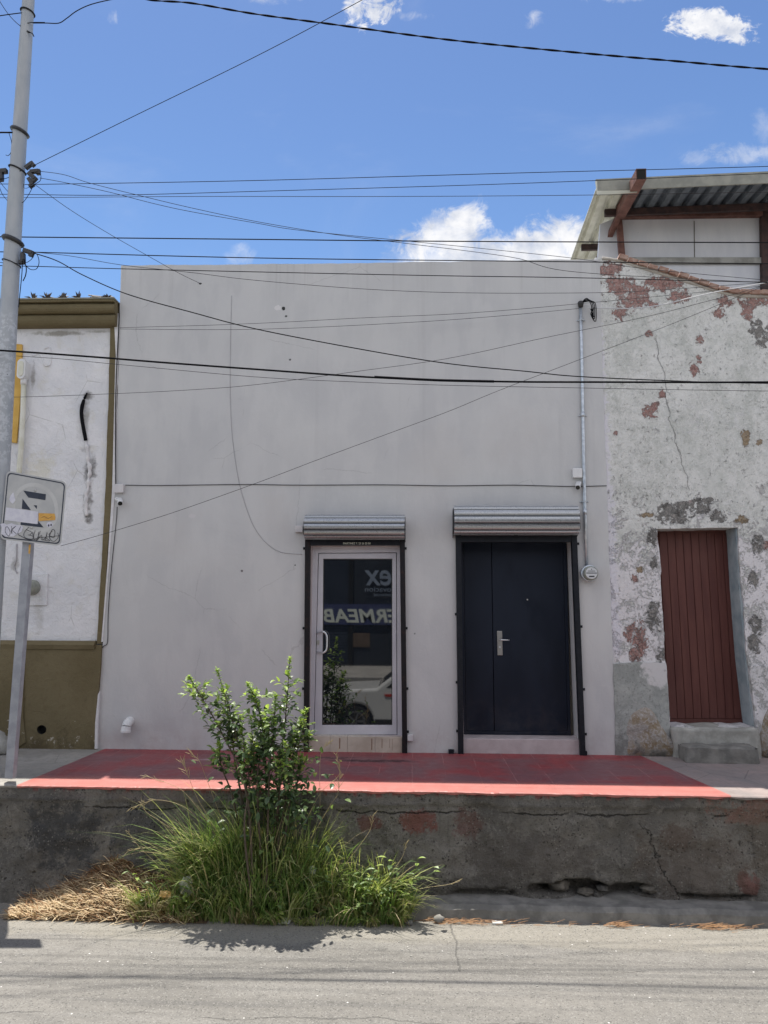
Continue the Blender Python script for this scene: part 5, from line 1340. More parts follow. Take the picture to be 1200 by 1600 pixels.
cable([(62, 278), (100, 285), (170, 300), (240, 318), (300, 331), (400, 348.5), (470, 360), (640, 377), (760, 389), (900, 404), (1010, 420), (1200, 438)], .0028, 'lower of two thin wires sagging from the pole clamp towards the right house', M_wireg, Y=6.97, Y2=8.3)
cable([(-300, 289), (0, 287.5), (60, 288), (400, 282), (800, 270.5), (1200, 260), (1600, 246)], .0034, 'topmost level wire crossing the sky just above the rooftop shed', Y=7.2)
cable([(-300, 303), (0, 303.5), (120, 305), (200, 304.5), (400, 299), (800, 287), (1200, 271), (1600, 254)], .0032, 'level wire crossing in front of the tip of the rusty rafter', Y=7.3)
cable([(-300, 310), (0, 309), (300, 307), (600, 307), (900, 305), (1200, 300), (1600, 293)], .0028, 'thin level wire running along the underside of the shed eave', M_wireg, Y=7.4)
cable([(-300, 367), (0, 370), (400, 374), (700, 377), (1200, 379), (1600, 380)], .0056, 'heavy level black cable crossing the middle of the white cloud', Y=7.2)
cable([(-300, 390), (0, 393.5), (50, 394), (400, 403), (800, 408), (1200, 412), (1600, 414)], .0050, 'level black cable lying just along the top edge of the grey house', Y=7.3)
cable([(-300, 411), (0, 415), (190, 420), (500, 427), (700, 431), (900, 434), (1200, 441), (1600, 448)], .0042, 'level black cable crossing the very top of the grey wall', Y=7.4)
cable([(52, 394), (110, 400), (190, 414), (300, 426), (400, 438), (560, 451), (700, 457), (860, 458), (1000, 455), (1200, 441)], .0026, 'faint thin wire sagging from the lower pole clamp across the top of the grey wall', M_wireg, Y=6.97, Y2=8.3)
cable([(52, 395), (90, 408), (130, 430), (200, 460), (300, 488), (400, 514), (560, 545), (700, 568), (820, 580), (900, 588), (1050, 595), (1200, 599), (1600, 603)], .0052, 'black cable dropping from the pole in a long curve to join the thick cable', Y=6.97, Y2=7.2)
cable([(54, 288), (110, 328), (170, 365), (235, 402), (280, 427), (313, 443)], .0028, 'thin wire running from the pole to a hook near the top left of the wall', M_wireg, Y=6.97, Y2=D - .005)
cable([(-300, 530), (0, 547.5), (150, 558), (250, 566), (400, 577), (590, 590), (770, 596), (950, 597), (1200, 597), (1600, 592)], .0092, 'thickest black cable crossing the grey wall at mid height', Y=6.8)
cable([(585, 589), (660, 593), (700, 594.5), (772, 596)], .0125, 'thick black splice sleeve on the thickest cable', Y=6.8 - .0, n=6)
cable([(-300, 540), (40, 557), (180, 569), (400, 589), (560, 597), (700, 602), (900, 606), (1200, 611), (1600, 614)], .0026, 'faint thin wire just below the thickest cable', M_wireg, Y=7.5)
cable([(-200, 622), (20, 620.5), (180, 615), (300, 609), (400, 601), (560, 580), (700, 560), (850, 528), (1000, 497), (1100, 472), (1200, 444), (1500, 350)], .0024, 'thin wire rising from the white wall across the grey wall to the upper right', M_wireg, Y=7.5)
cable([(95, 853), (160, 835), (270, 801), (400, 755), (500, 717), (600, 680), (700, 643), (780, 610), (900, 564), (1050, 506), (1200, 444), (1500, 320)], .0024, 'thin wire tied to the traffic sign and rising diagonally to the upper right', M_wireg, Y=6.95, Y2=7.4)
cable([(187, 512), (330, 508), (450, 503), (560, 497), (700, 491), (800, 484), (900, 475), (1060, 460), (1200, 446)], .0024, 'upper of two faint wires crossing the grey wall below its top', M_wireg, Y=D - .25, Y2=D - .4)
cable([(187, 514), (300, 515), (400, 514.5), (500, 511), (600, 506), (700, 500), (800, 492), (905, 482)], .0024, 'lower of two faint wires crossing the grey wall to the conduit top', M_wireg, Y=D - .2, Y2=D - .08)
cable([(917, 481), (950, 481.5), (985, 482), (1010, 480), (1040, 475), (1080, 465), (1130, 454), (1200, 441), (1500, 380)], .0065, 'bright silver service cable from the conduit top across the peeling wall', M_wirew, Y=D - .06, Y2=D - .6)
# cables fixed on the walls
mb = MB(); mb.tube(catmull([P(a, b, D - .016) for a, b in [(181, 468), (185.3, 476), (186, 500), (184, 540), (182, 580), (180.5, 640), (180.5, 700), (181, 758)]], 6), .0055, 6)
mb.build('wall_cable', M_wire, label='black cable running down the joint between the white house and the grey house', cat='cable')
mb = MB(); mb.tube(catmull([P(a, b, D - .008) for a, b in [(183, 792), (182, 810), (178, 850), (173, 900), (169, 960), (168, 1002), (163, 1009), (157, 1014)]], 6), .0040, 6)
mb.build('wall_cable', M_wireg, label='thin dark cable dropping from the left security camera down the wall joint', cat='cable')
mb = MB(); mb.tube(catmull([P(a, b, D - .007) for a, b in [(196, 758), (250, 758.5), (380, 757), (470, 758), (600, 757.5), (700, 759), (800, 758), (892, 760), (948, 759)]], 6), .0040, 6)
mb.build('wall_cable', M_wireg, label='level cable stapled across the grey wall between the two security cameras', cat='cable')

# ================================================================== VEGETATION
def blade(mb, base, h, lean, w, droop, seg=5, twist=0.0):
    """curved tapering grass blade"""
    lean = Vector(lean); side = Vector((-lean.y, lean.x, 0))
    if side.length < 1e-4: side = Vector((1, 0, 0))
    side.normalize(); side = (side * math.cos(twist) + Vector((0, 1, 0)) * math.sin(twist)).normalized()
    vs = []
    for i in range(seg + 1):
        f = i / seg
        p = base + lean * (f ** 1.5) + Vector((0, 0, h * (f - droop * f ** 3)))
        ww = w * (1 - f ** 2.2) * (.55 + .9 * f if f < .5 else 1)
        vs += [p - side * ww, p + side * ww]
    mb.add(vs, [(2 * i, 2 * i + 1, 2 * i + 3, 2 * i + 2) for i in range(seg)])
rg = random.Random(11)
mb = MB()
def hprof(px):
    T = [(200, .22), (240, .38), (290, .62), (330, .88), (370, .98), (420, 1.05), (470, .95), (495, .80), (520, .66), (560, .70), (600, .64), (640, .50), (670, .30)]
    for i in range(len(T) - 1):
        if T[i][0] <= px <= T[i + 1][0]:
            f = (px - T[i][0]) / (T[i + 1][0] - T[i][0]); return T[i][1] + (T[i + 1][1] - T[i][1]) * f
    return .2
yf0 = G(430, 1442, ZR).y
def put_clump(px, fy, n, hm, leanx, leany, rad, col, wmul=1.0):
    b0 = G(px, 1438, ZR); b0.y = yf0 + (YE - .07 - yf0) * fy
    for k in range(n):
        b = b0 + Vector((rg.gauss(0, rad), rg.gauss(0, rad * .6), 0)); b.y = min(b.y, YE - .05)
        h = hm * (.30 + .75 * rg.random() ** .8)
        lx = leanx * h + rg.gauss(0, .24) * h; ly = leany * h - abs(rg.gauss(0, .12)) * h
        if b.y + ly > YE - .03: ly = YE - .05 - b.y
        r_ = rg.random(); mb.cur = col if r_ < .62 else rg.choice((0, 0, 1, 3, 2))
        blade(mb, b, h, (lx, ly, 0), rg.uniform(.0028, .0074) * wmul, rg.uniform(.08, .62), 6, rg.uniform(-1.4, 1.4))
for i in range(120):
    px = rg.uniform(235, 645) if i > 40 else min(560, max(260, rg.gauss(390, 60)))
    fy = rg.random() ** .9
    hm = hprof(px) * 1.16 * (.30 + .75 * fy ** .75) * rg.uniform(.65, 1.15)
    dryside = px > 560 or px < 300
    col = rg.choice((0, 1, 1, 1, 2) if dryside else (0, 0, 1, 3, 0, 1))
    put_clump(px, fy, rg.randint(30, 62), hm, (px - 420) / 640 + rg.uniform(-.34, .34), rg.uniform(-.25, .05), rg.uniform(.018, .05), col, rg.uniform(.85, 1.6))
for i in range(44):      # the tall dense back row
    px = min(480, max(300, rg.gauss(385, 50))); put_clump(px, rg.uniform(.45, 1.0), rg.randint(36, 64), rg.uniform(.95, 1.24), rg.uniform(-.34, .18), rg.uniform(-.08, .05), .035, rg.choice((0, 0, 1, 1, 3)), 1.35)
for i in range(26):      # sparse tufts through the straw on the left
    px = rg.uniform(205, 300); put_clump(px, rg.uniform(0, .5), rg.randint(14, 30), rg.uniform(.18, .42), rg.uniform(-.6, .3), rg.uniform(-.3, 0), .03, rg.choice((0, 1, 1, 2)), 1.2)
for i in range(60):      # low ragged fringe spilling on to the asphalt
    px = rg.uniform(212, 662); put_clump(px, rg.uniform(-.14, .05), rg.randint(10, 24), rg.uniform(.08, .20), rg.uniform(-.8, .8), rg.uniform(-.6, -.1), .025, rg.choice((0, 1, 2, 2)), .9)
for i in range(260):     # broad arching blades
    left = rg.random() < .7
    px = rg.uniform(300, 400) if left else rg.uniform(430, 600)
    b = G(px, 1432, ZR); b.y = rg.uniform(yf0 + .12, YE - .1); h = (rg.uniform(.6, 1.12) if left else rg.uniform(.35, .75)) * min(1, hprof(px) + .1)
    mb.cur = rg.choice((0, 1, 1)); blade(mb, b, h, ((-1 if left else .6) * rg.uniform(.1, .60), rg.uniform(-.3, -.02), 0), rg.uniform(.005, .010), rg.uniform(.2, .65), 9, rg.uniform(-.6, .6))
for i in range(120):     # dead stems lying through the clump
    px = rg.uniform(240, 640); b = G(px, 1432, ZR); b.y = rg.uniform(yf0, YE - .1); mb.cur = 2
    blade(mb, b, hprof(px) * rg.uniform(.3, .9), (rg.uniform(-.4, .4), rg.uniform(-.35, 0), 0), rg.uniform(.003, .006), rg.uniform(.4, .9), 6, rg.uniform(-1, 1))
mb.build('grass', [M_g1, M_g2, M_g3, M_g4], kind='stuff', label='tall unkempt green grass growing at the foot of the retaining wall', cat='grass')
def weed(px, fy, h, n):
    b = G(px, 1434, ZR); b.y = yf0 + (YE - .1 - yf0) * fy
    c_ = catmull([b, b + Vector((rg.gauss(0, .05), -.02, h * .5)), b + Vector((rg.gauss(0, .12), -.06, h))], 8)
    wd.cur = 1; wd.tube(c_, .0025, 4)
    for k in range(n):
        p = c_[min(len(c_) - 1, 3 + int(k / n * (len(c_) - 3)))]; a = k * 2.4; wd.cur = rg.choice((0, 1, 1, 2))
        leaf(wd, p, Vector((math.cos(a), math.sin(a), rg.uniform(-.3, .5))), rg.uniform(.04, .09), rg.uniform(.010, .022), Vector((0, 0, 1)))
# seed stalks
mb = MB()
def stalk(pl, Y, spread, n, m_i=2):
    mb.cur = m_i; c_ = catmull([P(a, b, Y) for a, b in pl], 8); mb.tube(c_, .0016, 4)
    tip = c_[-1]; m_ = len(c_)
    for k in range(n):
        q_ = c_[m_ - 1 - int(k * m_ * .35 / n)]; a = rg.uniform(-1.4, 1.4); d_ = (c_[-1] - c_[-6]).normalized()
        dd_ = Vector((d_.x * math.cos(a) - d_.z * math.sin(a), rg.uniform(-.3, .3), d_.x * math.sin(a) + d_.z * math.cos(a))) + d_ * .8
        e = q_ + dd_.normalized() * spread * rg.uniform(.5, 1); mb.tube([q_, (q_ + e) / 2, e], [.0012, .0022, .0008], 4)
for L, Y, s_, n in [([(330, 1330), (300, 1270), (250, 1250), (205, 1262)], 6.7, .07, 10), ([(340, 1300), (310, 1250), (295, 1215), (285, 1190)], 6.75, .09, 14), ([(330, 1290), (290, 1240), (265, 1225), (230, 1213)], 6.7, .07, 9),
                   ([(320, 1340), (260, 1290), (230, 1270), (222, 1255)], 6.65, .06, 10), ([(470, 1300), (500, 1240), (530, 1210), (525, 1180)], 6.7, .08, 10), ([(480, 1320), (515, 1260), (528, 1240), (530, 1215)], 6.7, .09, 12),
                   ([(540, 1350), (570, 1310), (580, 1292), (582, 1275)], 6.6, .07, 9), ([(620, 1400), (660, 1388), (700, 1382), (718, 1375)], 6.6, .04, 8), ([(600, 1380), (625, 1345), (632, 1330), (634, 1318)], 6.6, .05, 8),
                   ([(300, 1400), (240, 1345), (215, 1320), (200, 1300)], 6.6, .05, 6), ([(290, 1370), (250, 1330), (232, 1324), (200, 1330)], 6.6, .05, 8), ([(500, 1260), (500, 1190), (505, 1170), (515, 1160)], 6.72, .06, 8), ([(350, 1290), (320, 1210), (312, 1190), (300, 1178)], 6.75, .08, 9)]:
    stalk(L, Y, s_, n)
mb.build('seed_stalks', [M_g1, M_g2, M_g3], kind='stuff', label='pale feathery grass seed stalks rising out of the tall grass', cat='grass')

# dead straw heap
mb = MB(); mb.smooth = True
hc = G(140, 1428, ZR); NXs, NYs = 60, 18; vs = []
def heap(px):
    T = [(10, 0), (40, .05), (90, .17), (130, .26), (160, .34), (200, .32), (240, .24), (290, .12), (330, 0)]
    for i in range(len(T) - 1):
        if T[i][0] <= px <= T[i + 1][0]:
            f = (px - T[i][0]) / (T[i + 1][0] - T[i][0]); return T[i][1] + (T[i + 1][1] - T[i][1]) * f
    return 0
yb_ = YE + .03; yf_ = G(140, 1440, ZR).y
def hz(px, fy):  # fy 0 back .. 1 front
    return ZR + heap(px) * (1 - fy ** 1.3) * (1 + .25 * mn.noise(Vector((px * .04, fy * 3, 0)))) + .004
for j in range(NYs + 1):
    for i in range(NXs + 1):
        px = 10 + 320 * i / NXs; fy = j / NYs; xx = G(px, 1432, ZR).x
        vs.append((xx, yb_ + (yf_ - yb_) * fy, hz(px, fy)))
mb.add(vs, [(j * (NXs + 1) + i, (j + 1) * (NXs + 1) + i, (j + 1) * (NXs + 1) + i + 1, j * (NXs + 1) + i + 1) for j in range(NYs) for i in range(NXs)])
mb.smooth = False
for i in range(6500):
    px = rg.uniform(14, 300) if rg.random() < .8 else rg.gauss(150, 50); px = min(325, max(12, px)); fy = rg.random() ** .8
    if heap(px) < .01 and rg.random() < .7: continue
    x_ = G(px, 1432, ZR).x; y_ = yb_ + (yf_ - yb_) * fy + rg.gauss(0, .012); z_ = hz(px, fy) + rg.uniform(0, .025)
    y_ = min(y_, YE - .01)
    a = rg.gauss(2.6, .7); L_ = rg.uniform(.05, .16); tilt = rg.gauss(-.05, .3)
    d_ = Vector((math.cos(a), math.sin(a) * .7, tilt)).normalized() * L_
    side = d_.cross(Vector((rg.uniform(-.5, .5), rg.uniform(-.5, .5), 1))).normalized() * rg.uniform(.0016, .0042)
    p = Vector((x_, y_, z_)); mid = p + d_ * .5 + Vector((0, rg.uniform(-.01, .01), rg.uniform(0, .02))); e = p + d_; 
    e.z = max(e.z, ZR + .004); p.z = max(p.z, ZR + .003)
    mb.cur = 1 if rg.random() < (.72 if fy > .35 else .4) else 2
    mb.add([p - side, p + side, mid + side, mid - side, e + side * .3, e - side * .3], [(0, 1, 2, 3), (3, 2, 4, 5)])
mb.build('straw', [M_soil, M_straw, M_strawd], kind='stuff', label='heap of cut dead straw on the road against the retaining wall left of the grass', cat='straw')

# shrub
sb = thing('shrub', G(412, 1425, ZR), 'leafy green shrub with lime tips growing out of the tall grass', 'shrub')
def leaf(mb, base, d_, L_, w_, up):
    d_ = d_.normalized(); s_ = d_.cross(up)
    if s_.length < .01: s_ = d_.cross(Vector((1, 0, 0)))
    s_.normalize(); u_ = s_.cross(d_).normalized(); cr = rg.uniform(.15, .5) * w_
    pts_ = []
    for f, wf, dz_ in ((0, .05, 0), (.25, .8, .02), (.55, 1.0, .0), (.82, .55, -.06), (1, .02, -.14)):
        c_ = base + d_ * L_ * f + u_ * (dz_ * L_)
        pts_ += [c_ - s_ * w_ * wf + u_ * cr * wf, c_, c_ + s_ * w_ * wf + u_ * cr * wf]
    fs_ = []
    for i in range(4):
        a = i * 3; fs_ += [(a, a + 1, a + 4, a + 3), (a + 1, a + 2, a + 5, a + 4)]
    mb.add(pts_, fs_)
stems = [([(400, 1425), (398, 1300), (383, 1200), (362, 1110), (342, 1046)], 6.66, 1, .45), ([(398, 1425), (388, 1240), (352, 1150), (318, 1090), (298, 1056)], 6.60, 1, .45), ([(410, 1425), (418, 1200), (408, 1110), (390, 1068)], 6.72, .95, .45),
         ([(425, 1425), (440, 1220), (450, 1110), (456, 1028)], 6.66, 1, .30), ([(425, 1425), (452, 1230), (466, 1160), (478, 1112)], 6.75, .8, .5), ([(405, 1425), (375, 1200), (366, 1150), (352, 1078)], 6.78, .95, .5),
         ([(415, 1425), (424, 1210), (430, 1150), (434, 1086)], 6.58, 1, .45), ([(412, 1425), (405, 1230), (415, 1160), (418, 1110)], 6.65, .9, .5), ([(395, 1425), (370, 1260), (350, 1200), (345, 1160)], 6.62, .8, .6),
         ([(430, 1425), (455, 1260), (470, 1215), (474, 1180)], 6.62, .8, .6), ([(400, 1425), (385, 1300), (392, 1220), (380, 1140)], 6.55, .9, .6), ([(420, 1425), (430, 1310), (440, 1240), (448, 1160)], 6.56, .9, .6), ([(408, 1425), (396, 1290), (400, 1200), (395, 1120)], 6.8, .9, .5),
         ([(420, 1425), (440, 1300), (462, 1200), (482, 1108)], 6.7, .4, .7)]
ms = MB(); ml = MB()
for si, (L, Y, dens, f0) in enumerate(stems):
    L = [(a - 3 if i_ else a + 6, b) for i_, (a, b) in enumerate(L)]
    p0 = G(L[0][0], 1425, ZR); pts_ = [Vector((p0.x, Y, ZR))] + [P(a, b, Y + .10 * (i - 1) * math.sin(si * 2.1)) for i, (a, b) in enumerate(L[1:])]
    for q_ in pts_: q_.y = min(q_.y, YE - .1)
    c_ = catmull(pts_, 14); m_ = len(c_); ms.tube(c_, [.0095 * (1 - i / m_) + .0018 for i in range(m_)], 6)
    tot = sum((c_[i + 1] - c_[i]).length for i in range(m_ - 1)); nl = int(tot / .0165 * dens * .92)
    for k in range(nl):
        f = f0 + (1 - f0) * (k / nl) ** .85
        if rg.random() < .12: continue
        idx = min(m_ - 2, int(f * (m_ - 1))); p = c_[idx].lerp(c_[idx + 1], rg.random()); ax = (c_[idx + 1] - c_[idx]).normalized()
        a = k * 2.4 + rg.uniform(-.5, .5); tw = None
        rad = Vector((math.cos(a), math.sin(a), 0)); d_ = rad * rg.uniform(.6, 1.0) + ax * rg.uniform(.0, .8) + Vector((0, 0, rg.uniform(-.35, .25)))
        tip = f > .86; low = f < .68
        # side twig
        if not tip and rg.random() < .55:
            Lt = rg.uniform(.03, .12) * (1.6 if low else 1.1); e = p + d_.normalized() * Lt
            if e.y > YE - .03: e.y = YE - .05
            ms.tube([p, (p + e) / 2 + Vector((0, 0, .006)), e], [.002, .0016, .001], 4)
            for q_ in range(3):
                dd_ = (d_.normalized() + Vector((rg.uniform(-.8, .8), rg.uniform(-.8, .8), rg.uniform(-.7, .6))))
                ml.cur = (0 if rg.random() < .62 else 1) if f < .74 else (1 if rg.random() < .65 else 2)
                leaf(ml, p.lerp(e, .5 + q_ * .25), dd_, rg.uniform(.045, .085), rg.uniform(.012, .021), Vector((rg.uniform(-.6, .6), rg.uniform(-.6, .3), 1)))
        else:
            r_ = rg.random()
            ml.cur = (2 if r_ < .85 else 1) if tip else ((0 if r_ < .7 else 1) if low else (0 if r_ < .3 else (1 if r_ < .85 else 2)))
            leaf(ml, p, d_, rg.uniform(.026, .044) if tip else rg.uniform(.045, .085), rg.uniform(.008, .012) if tip else rg.uniform(.012, .021), Vector((rg.uniform(-.5, .5), rg.uniform(-.5, .3), 1)))
    for k in range(14):   # rosette at the tip
        a = k * 2.4; d_ = Vector((math.cos(a) * .8, math.sin(a) * .8, rg.uniform(.2, 1.2))); ml.cur = 2
        leaf(ml, c_[-1] + Vector((0, 0, -k * .003)), d_, rg.uniform(.026, .044), rg.uniform(.006, .010), Vector((0, 0, 1)))
# dense dark heart of the shrub
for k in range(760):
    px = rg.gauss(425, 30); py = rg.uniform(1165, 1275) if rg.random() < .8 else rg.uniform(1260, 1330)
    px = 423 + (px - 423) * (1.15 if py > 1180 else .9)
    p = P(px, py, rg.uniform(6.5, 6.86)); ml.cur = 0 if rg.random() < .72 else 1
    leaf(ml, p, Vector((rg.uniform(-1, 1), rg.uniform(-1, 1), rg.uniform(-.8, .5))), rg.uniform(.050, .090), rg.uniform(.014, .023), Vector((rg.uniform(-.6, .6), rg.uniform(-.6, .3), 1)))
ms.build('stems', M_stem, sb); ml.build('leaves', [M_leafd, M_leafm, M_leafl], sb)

wd = MB()
for i in range(34): weed(rg.uniform(225, 650), rg.uniform(0, .7), rg.uniform(.15, .55), rg.randint(9, 18))
wd.build('weeds', [M_leafd, M_leafm, M_leafl], kind='stuff', label='small broad-leaved weeds mixed through the tall grass', cat='weeds')
# litter and small stones
def crumple(c, r, seed, m_, name, lab, cat, flat=1.0):
    bm = bmesh.new(); bmesh.ops.create_icosphere(bm, subdivisions=3, radius=1); vs = []; o = Vector((seed * 7.7, 0, seed))
    for v in bm.verts:
        k = 1 + .55 * mn.noise(v.co * 2.2 + o) + .25 * mn.noise(v.co * 6 + o)
        vs.append(Vector(c) + Vector((v.co.x * r[0] * k, v.co.y * r[1] * k, v.co.z * r[2] * k)))
    fs = [tuple(v.index for v in f.verts) for f in bm.faces]; bm.free()
    mb = MB(); mb.add(vs, fs); return mb.build(name, m_, label=lab, cat=cat)
yfr = G(300, 1440, ZR).y
crumple(P(292, 1384, yfr + .10), (.055, .03, .075), 1, M_bag, 'plastic_bag', 'crumpled white plastic bag caught in the left side of the tall grass', 'bag')
crumple(P(258, 1398, yfr + .06), (.06, .03, .028), 2, M_bagy, 'food_wrapper', 'orange and cream crumpled wrapper in the grass beside the straw', 'wrapper')
crumple(P(489, 1392, yfr + .14), (.022, .010, .09), 3, M_bag, 'plastic_strip', 'long pale plastic strip hanging down in the middle of the tall grass', 'litter')
crumple(P(488, 1360, yfr + .10), (.030, .02, .034), 4, M_bag, 'paper_scrap', 'small crumpled white paper above the plastic strip in the grass', 'paper')
q_ = G(444, 1441, ZR); mb = MB(); mb.add([(q_.x - .06, q_.y + .03, ZR + .02), (q_.x + .07, q_.y + .02, ZR + .03), (q_.x + .05, q_.y - .05, ZR + .008), (q_.x - .04, q_.y - .06, ZR + .006), (q_.x - .06, q_.y + .03, ZR + .022), (q_.x + .07, q_.y + .02, ZR + .032), (q_.x + .05, q_.y - .05, ZR + .010), (q_.x - .04, q_.y - .06, ZR + .008)], [(3, 2, 1, 0), (4, 5, 6, 7), (0, 1, 5, 4), (1, 2, 6, 5), (2, 3, 7, 6), (3, 0, 4, 7)])
mb.build('paper_sheet', M_bag, label='white paper sheet on the road at the front edge of the grass under the shrub', cat='paper')
q_ = G(777, 1443, ZR); mb = MB(); mb.box(q_.x - .045, q_.x + .045, q_.y - .035, q_.y + .025, ZR + .001, ZR + .018); mb.build('white_card', M_bag, label='small flat white card on the road below the kerb', cat='litter', bevel=.004)
for (px, py, r_, lab) in ((668, 1430, .050, 'larger pale concrete chunk at the right end of the grass'), (686, 1437, .045, 'smaller pale concrete chunk beside the larger one at the right end of the grass'), (640, 1441, .03, 'small grey stone at the front of the grass near its right end')):
    mb = MB(); q_ = G(px, py + 6, ZR); stone(mb, (q_.x, q_.y + .02, ZR + r_ * .6), (r_, r_ * .8, r_ * .75), px); mb.build('concrete_chunk', M_kerb, label=lab, cat='stone')
for (px, py, lab) in ((475, 1438, 'thin grey stick lying at the front of the grass'),):
    a, b = G(458, 1440, ZR), G(494, 1437, ZR); mb = MB(); mb.tube([a + Vector((0, 0, .02)), b + Vector((0, 0, .025))], .010, 6); mb.build('stick', M_kerb, label=lab, cat='stick')
# dry wisps in the gutter and scattered grit
mb = MB()
for (cx_, n, s_) in ((745, 60, .18), (700, 90, .12), (957, 60, .05), (1118, 90, .10), (1090, 40, .16), (850, 20, .3), (60, 60, .15)):
    q_ = G(cx_, 1440, ZR)
    for k in range(n):
        p = Vector((q_.x + rg.gauss(0, s_), ky - .06 + rg.gauss(0, .02), ZR + rg.uniform(.003, .03))); a = rg.gauss(0, .5); L_ = rg.uniform(.03, .12); d_ = Vector((math.cos(a), math.sin(a) * .3, rg.uniform(-.05, .25))) * L_
        s = Vector((0, .002, .001)); mb.add([p - s, p + s, p + d_ + s * .4, p + d_ - s * .4], [(0, 1, 2, 3)])
mb.build('dry_grass', M_strawd, kind='stuff', label='scattered wisps of dry grass in the gutter', cat='grass')
mb = MB()
for i in range(260):
    px = rg.uniform(-40, 1240); py = 1440 + abs(rg.gauss(0, 1)) * 55; q_ = G(px, py, ZR); r_ = rg.uniform(.002, .0055)
    if q_.y > ky - .02: continue
    mb.obox((q_.x, q_.y, ZR + r_ * .4), (r_, rg.uniform(-.003, .003), 0), (rg.uniform(-.003, .003), r_ * .8, 0), (0, 0, r_ * .5))
mb.build('gravel', M_step, kind='stuff', label='loose grit scattered over the road', cat='gravel')

# ================================================================== ACROSS THE STREET (seen only in the door glass)
YO = -3.0; dM = 2 * D - YO
def MR(px, py, Yr):
    """point at real depth Yr whose mirror image in the glass is seen at this pixel"""
    g = 2 * (YG + .03) - Yr; p = P(px, py, g); return Vector((p.x, Yr, p.z))
sp_ = thing('paint_shop', (0, YO, 0), 'dark blue shop with white lettering, mirrored in the glass door', 'shop')
mb = MB(); mb.box(-11, 11, YO - 5, YO, 0, 4.9); mb.build('wall', M_shopd, sp_)
a, b = MR(560, 944, YO), MR(560, 976, YO)
mb = MB(); mb.box(-9, 5, YO + .002, YO + .06, b.z, a.z); fas = mb.build('fascia', M_shopb, sp_)
def rtext(body, size, cx_start, z, m_, par, shear=0, bold=0, spacing=1.0, Y=YO + .065, wfit=None):
    vs, fs = text_mesh(body, size, .004, shear, 'LEFT', bold, spacing)
    k = 1.0
    if wfit: k = wfit / (max(v.x for v in vs) - min(v.x for v in vs))
    mb = MB(); mb.add([(cx_start - v.x * k, Y - v.z * -1, z + v.y) for v in vs], [f for f in fs]); return mb.build('lettering', m_, par)
xE = MR(620, 960, YO).x; xB = MR(512, 960, YO).x; pitch = (xE - xB) / 5.35
rtext('IMPERMEABILIZANTES', .50, xE + pitch * 3 - .12, MR(560, 972, YO).z, M_shopt, fas, .18, .012, 1.0, wfit=pitch * 18 * .875)
zq = MR(590, 914, YO)
rtext('ex', .86, MR(614, 914, YO).x, zq.z, M_shopg, sp_, .15, .012, wfit=abs(MR(614, 914, YO).x - MR(572, 914, YO).x))
rtext('ovacion', .20, MR(612, 925, YO).x, MR(590, 924.5, YO).z, M_shopg, sp_, 0, 0, wfit=abs(MR(612, 914, YO).x - MR(571, 914, YO).x))
rtext('comercial', .13, MR(612, 932, YO).x, MR(590, 931.5, YO).z, M_shopg, sp_, 0, 0, wfit=abs(MR(612, 914, YO).x - MR(585, 914, YO).x))
a, b = MR(551, 989, YO), MR(578, 1011, YO); mb = MB(); mb.box(min(a.x, b.x), max(a.x, b.x), YO + .002, YO + .03, b.z, a.z); mb.build('notice_board', M_board, sp_)
a = MR(549, 900, YO); mb = MB(); mb.box(a.x - .06, a.x + .06, YO + .002, YO + .05, 0, 3.3); mb.build('pilaster', M_hole, sp_)
mb = MB()
for k in range(60): mb.box(-9, a.x - .1, YO + .002, YO + .012, .1 + k * .075, .1 + k * .075 + .055)
mb.build('roller_shutter', M_shopn, sp_)
# parked car between the camera and the house front, below the frame
YC1 = 2.15; YC0 = .45
whx = MR(555, 1140, YC1).x
car = thing('parked_car', (whx + 1.3, (YC0 + YC1) / 2, ZR), 'white parked car with black windows, seen only as a reflection in the glass door', 'car')
fx = whx - .82
prof = [(fx + .05, .30), (fx, .5), (fx + .03, .72), (fx + .18, .86), (whx - .2, .935), (whx + .42, .965), (whx + .86, 1.30), (whx + 1.15, 1.40), (whx + 1.8, 1.44), (whx + 2.6, 1.40), (whx + 3.15, 1.18), (whx + 3.42, .98), (whx + 3.47, .6), (whx + 3.42, .32)]
def arch(cx, r=.37): return [(cx + r * math.cos(a), .30 + r * math.sin(a)) for a in [math.pi * i / 12 for i in range(13)]]
bot = [(whx + 3.3, .24)] + arch(whx + 2.62) + arch(whx) + [(fx + .2, .22)]
o_ = [Vector((x_, YC1, ZR + z_)) for x_, z_ in prof + bot]
mb = MB(); mb.prism(o_, (0, YC0 - YC1, 0)); body = mb.build('body', M_car, car, bevel=.05)
win = [(whx + .62, .98), (whx + .97, 1.27), (whx + 1.2, 1.35), (whx + 1.75, 1.385), (whx + 2.5, 1.35), (whx + 2.95, 1.16), (whx + 3.1, .99)]
for yy, dv in ((YC1 + .004, -.008), (YC0 - .004, .008)):
    mb = MB(); mb.prism([Vector((x_, yy, ZR + z_)) for x_, z_ in win], (0, dv, 0)); mb.build('side_window', M_carg, car)
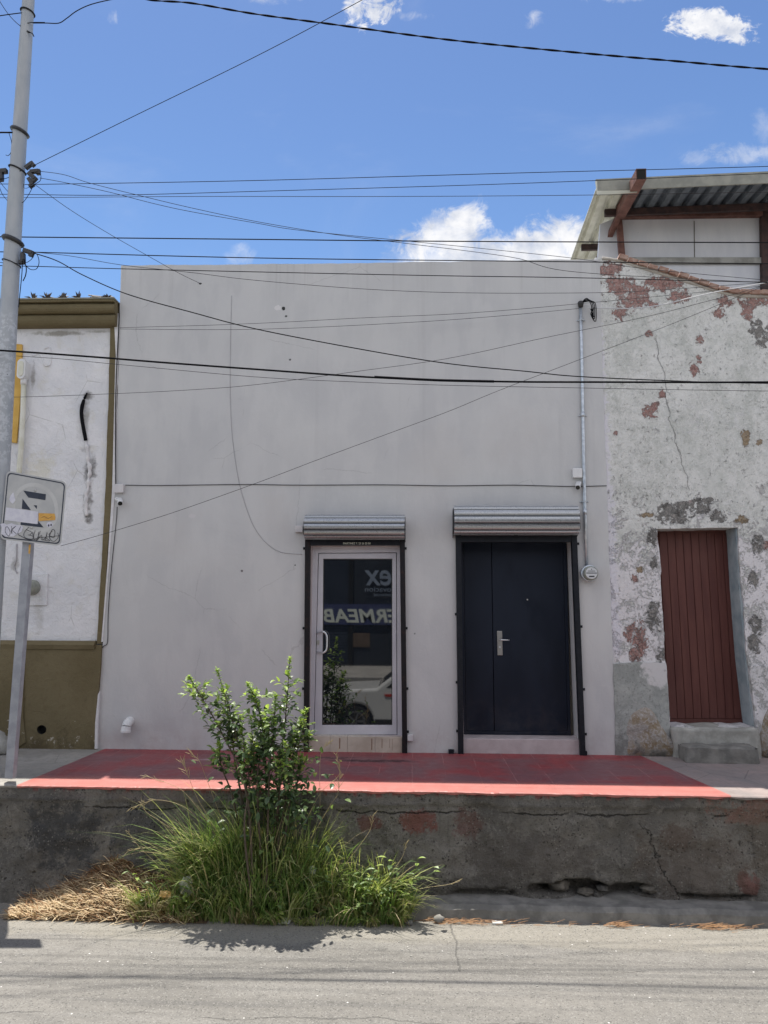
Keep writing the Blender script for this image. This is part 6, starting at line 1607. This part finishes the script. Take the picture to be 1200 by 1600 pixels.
for (xa, za, xb, zb) in ((whx + .46, .985, whx + .84, 1.28),):
    mb = MB(); mb.prism([Vector((xa, YC0 + .12, ZR + za + .012)), Vector((xb, YC0 + .12, ZR + zb + .012)), Vector((xb, YC0 + .12, ZR + zb + .002)), Vector((xa, YC0 + .12, ZR + za + .002))], (0, YC1 - YC0 - .24, 0)); mb.build('windscreen', M_carg, car)
for cx in (whx, whx + 2.62):
    for yy, sg_ in ((YC1 - .02, 1), (YC0 + .02, -1)):
        mb = MB(); mb.lathe((cx, yy - sg_ * .2, ZR + .315), (0, sg_, 0), [(0, .25), (.01, .31), (.18, .315), (.2, .28), (.2, .2)], 32); wh = mb.build('wheel', M_tyre, car)
        mb = MB(); mb.lathe((cx, yy, ZR + .315), (0, sg_, 0), [(-.01, .20), (.002, .20), (.004, .17), (-.006, .15)], 24)
        for k in range(5):
            q = 2 * math.pi * k / 5; mb.obox((cx + .09 * math.cos(q), yy + sg_ * .004, ZR + .315 + .09 * math.sin(q)), (.08 * math.cos(q), 0, .08 * math.sin(q)), (0, .006, 0), (-.02 * math.sin(q), 0, .02 * math.cos(q)))
        mb.build('rim', M_rim, wh)
a = MR(607, 1086, YC1); mb = MB(); mb.prism([Vector((a.x - .06, YC1 + .003, a.z - .03)), Vector((a.x + .09, YC1 + .003, a.z - .035)), Vector((a.x + .09, YC1 + .003, a.z + .02)), Vector((a.x - .09, YC1 + .003, a.z + .015))], (0, .012, 0)); mb.build('side_reflector', M_tail, car)
for x_ in (fx + .02,):
    for yy in (YC0 + .08, YC1 - .36):
        mb = MB(); mb.box(x_ - .02, x_ + .14, yy, yy + .28, ZR + .60, ZR + .74); mb.build('headlight', M_dial, car, bevel=.02)
mb = MB(); mb.box(fx - .015, fx + .02, YC0 + .4, YC1 - .4, ZR + .42, ZR + .6); mb.build('grille', M_trimk, car)
mb = MB(); mb.prism([Vector((x_, YC1 + .003, ZR + z_)) for x_, z_ in [(whx + .4, .26), (whx + 2.2, .26), (whx + 2.2, .36), (whx + .4, .36)]], (0, .01, 0)); mb.build('sill_trim', M_trimk, car)
for x_ in (whx + 1.0, whx + 2.0):
    mb = MB(); mb.box(x_ + .02, x_ + .18, YC1 + .002, YC1 + .03, ZR + .80, ZR + .83); mb.build('door_handle', M_car, car)
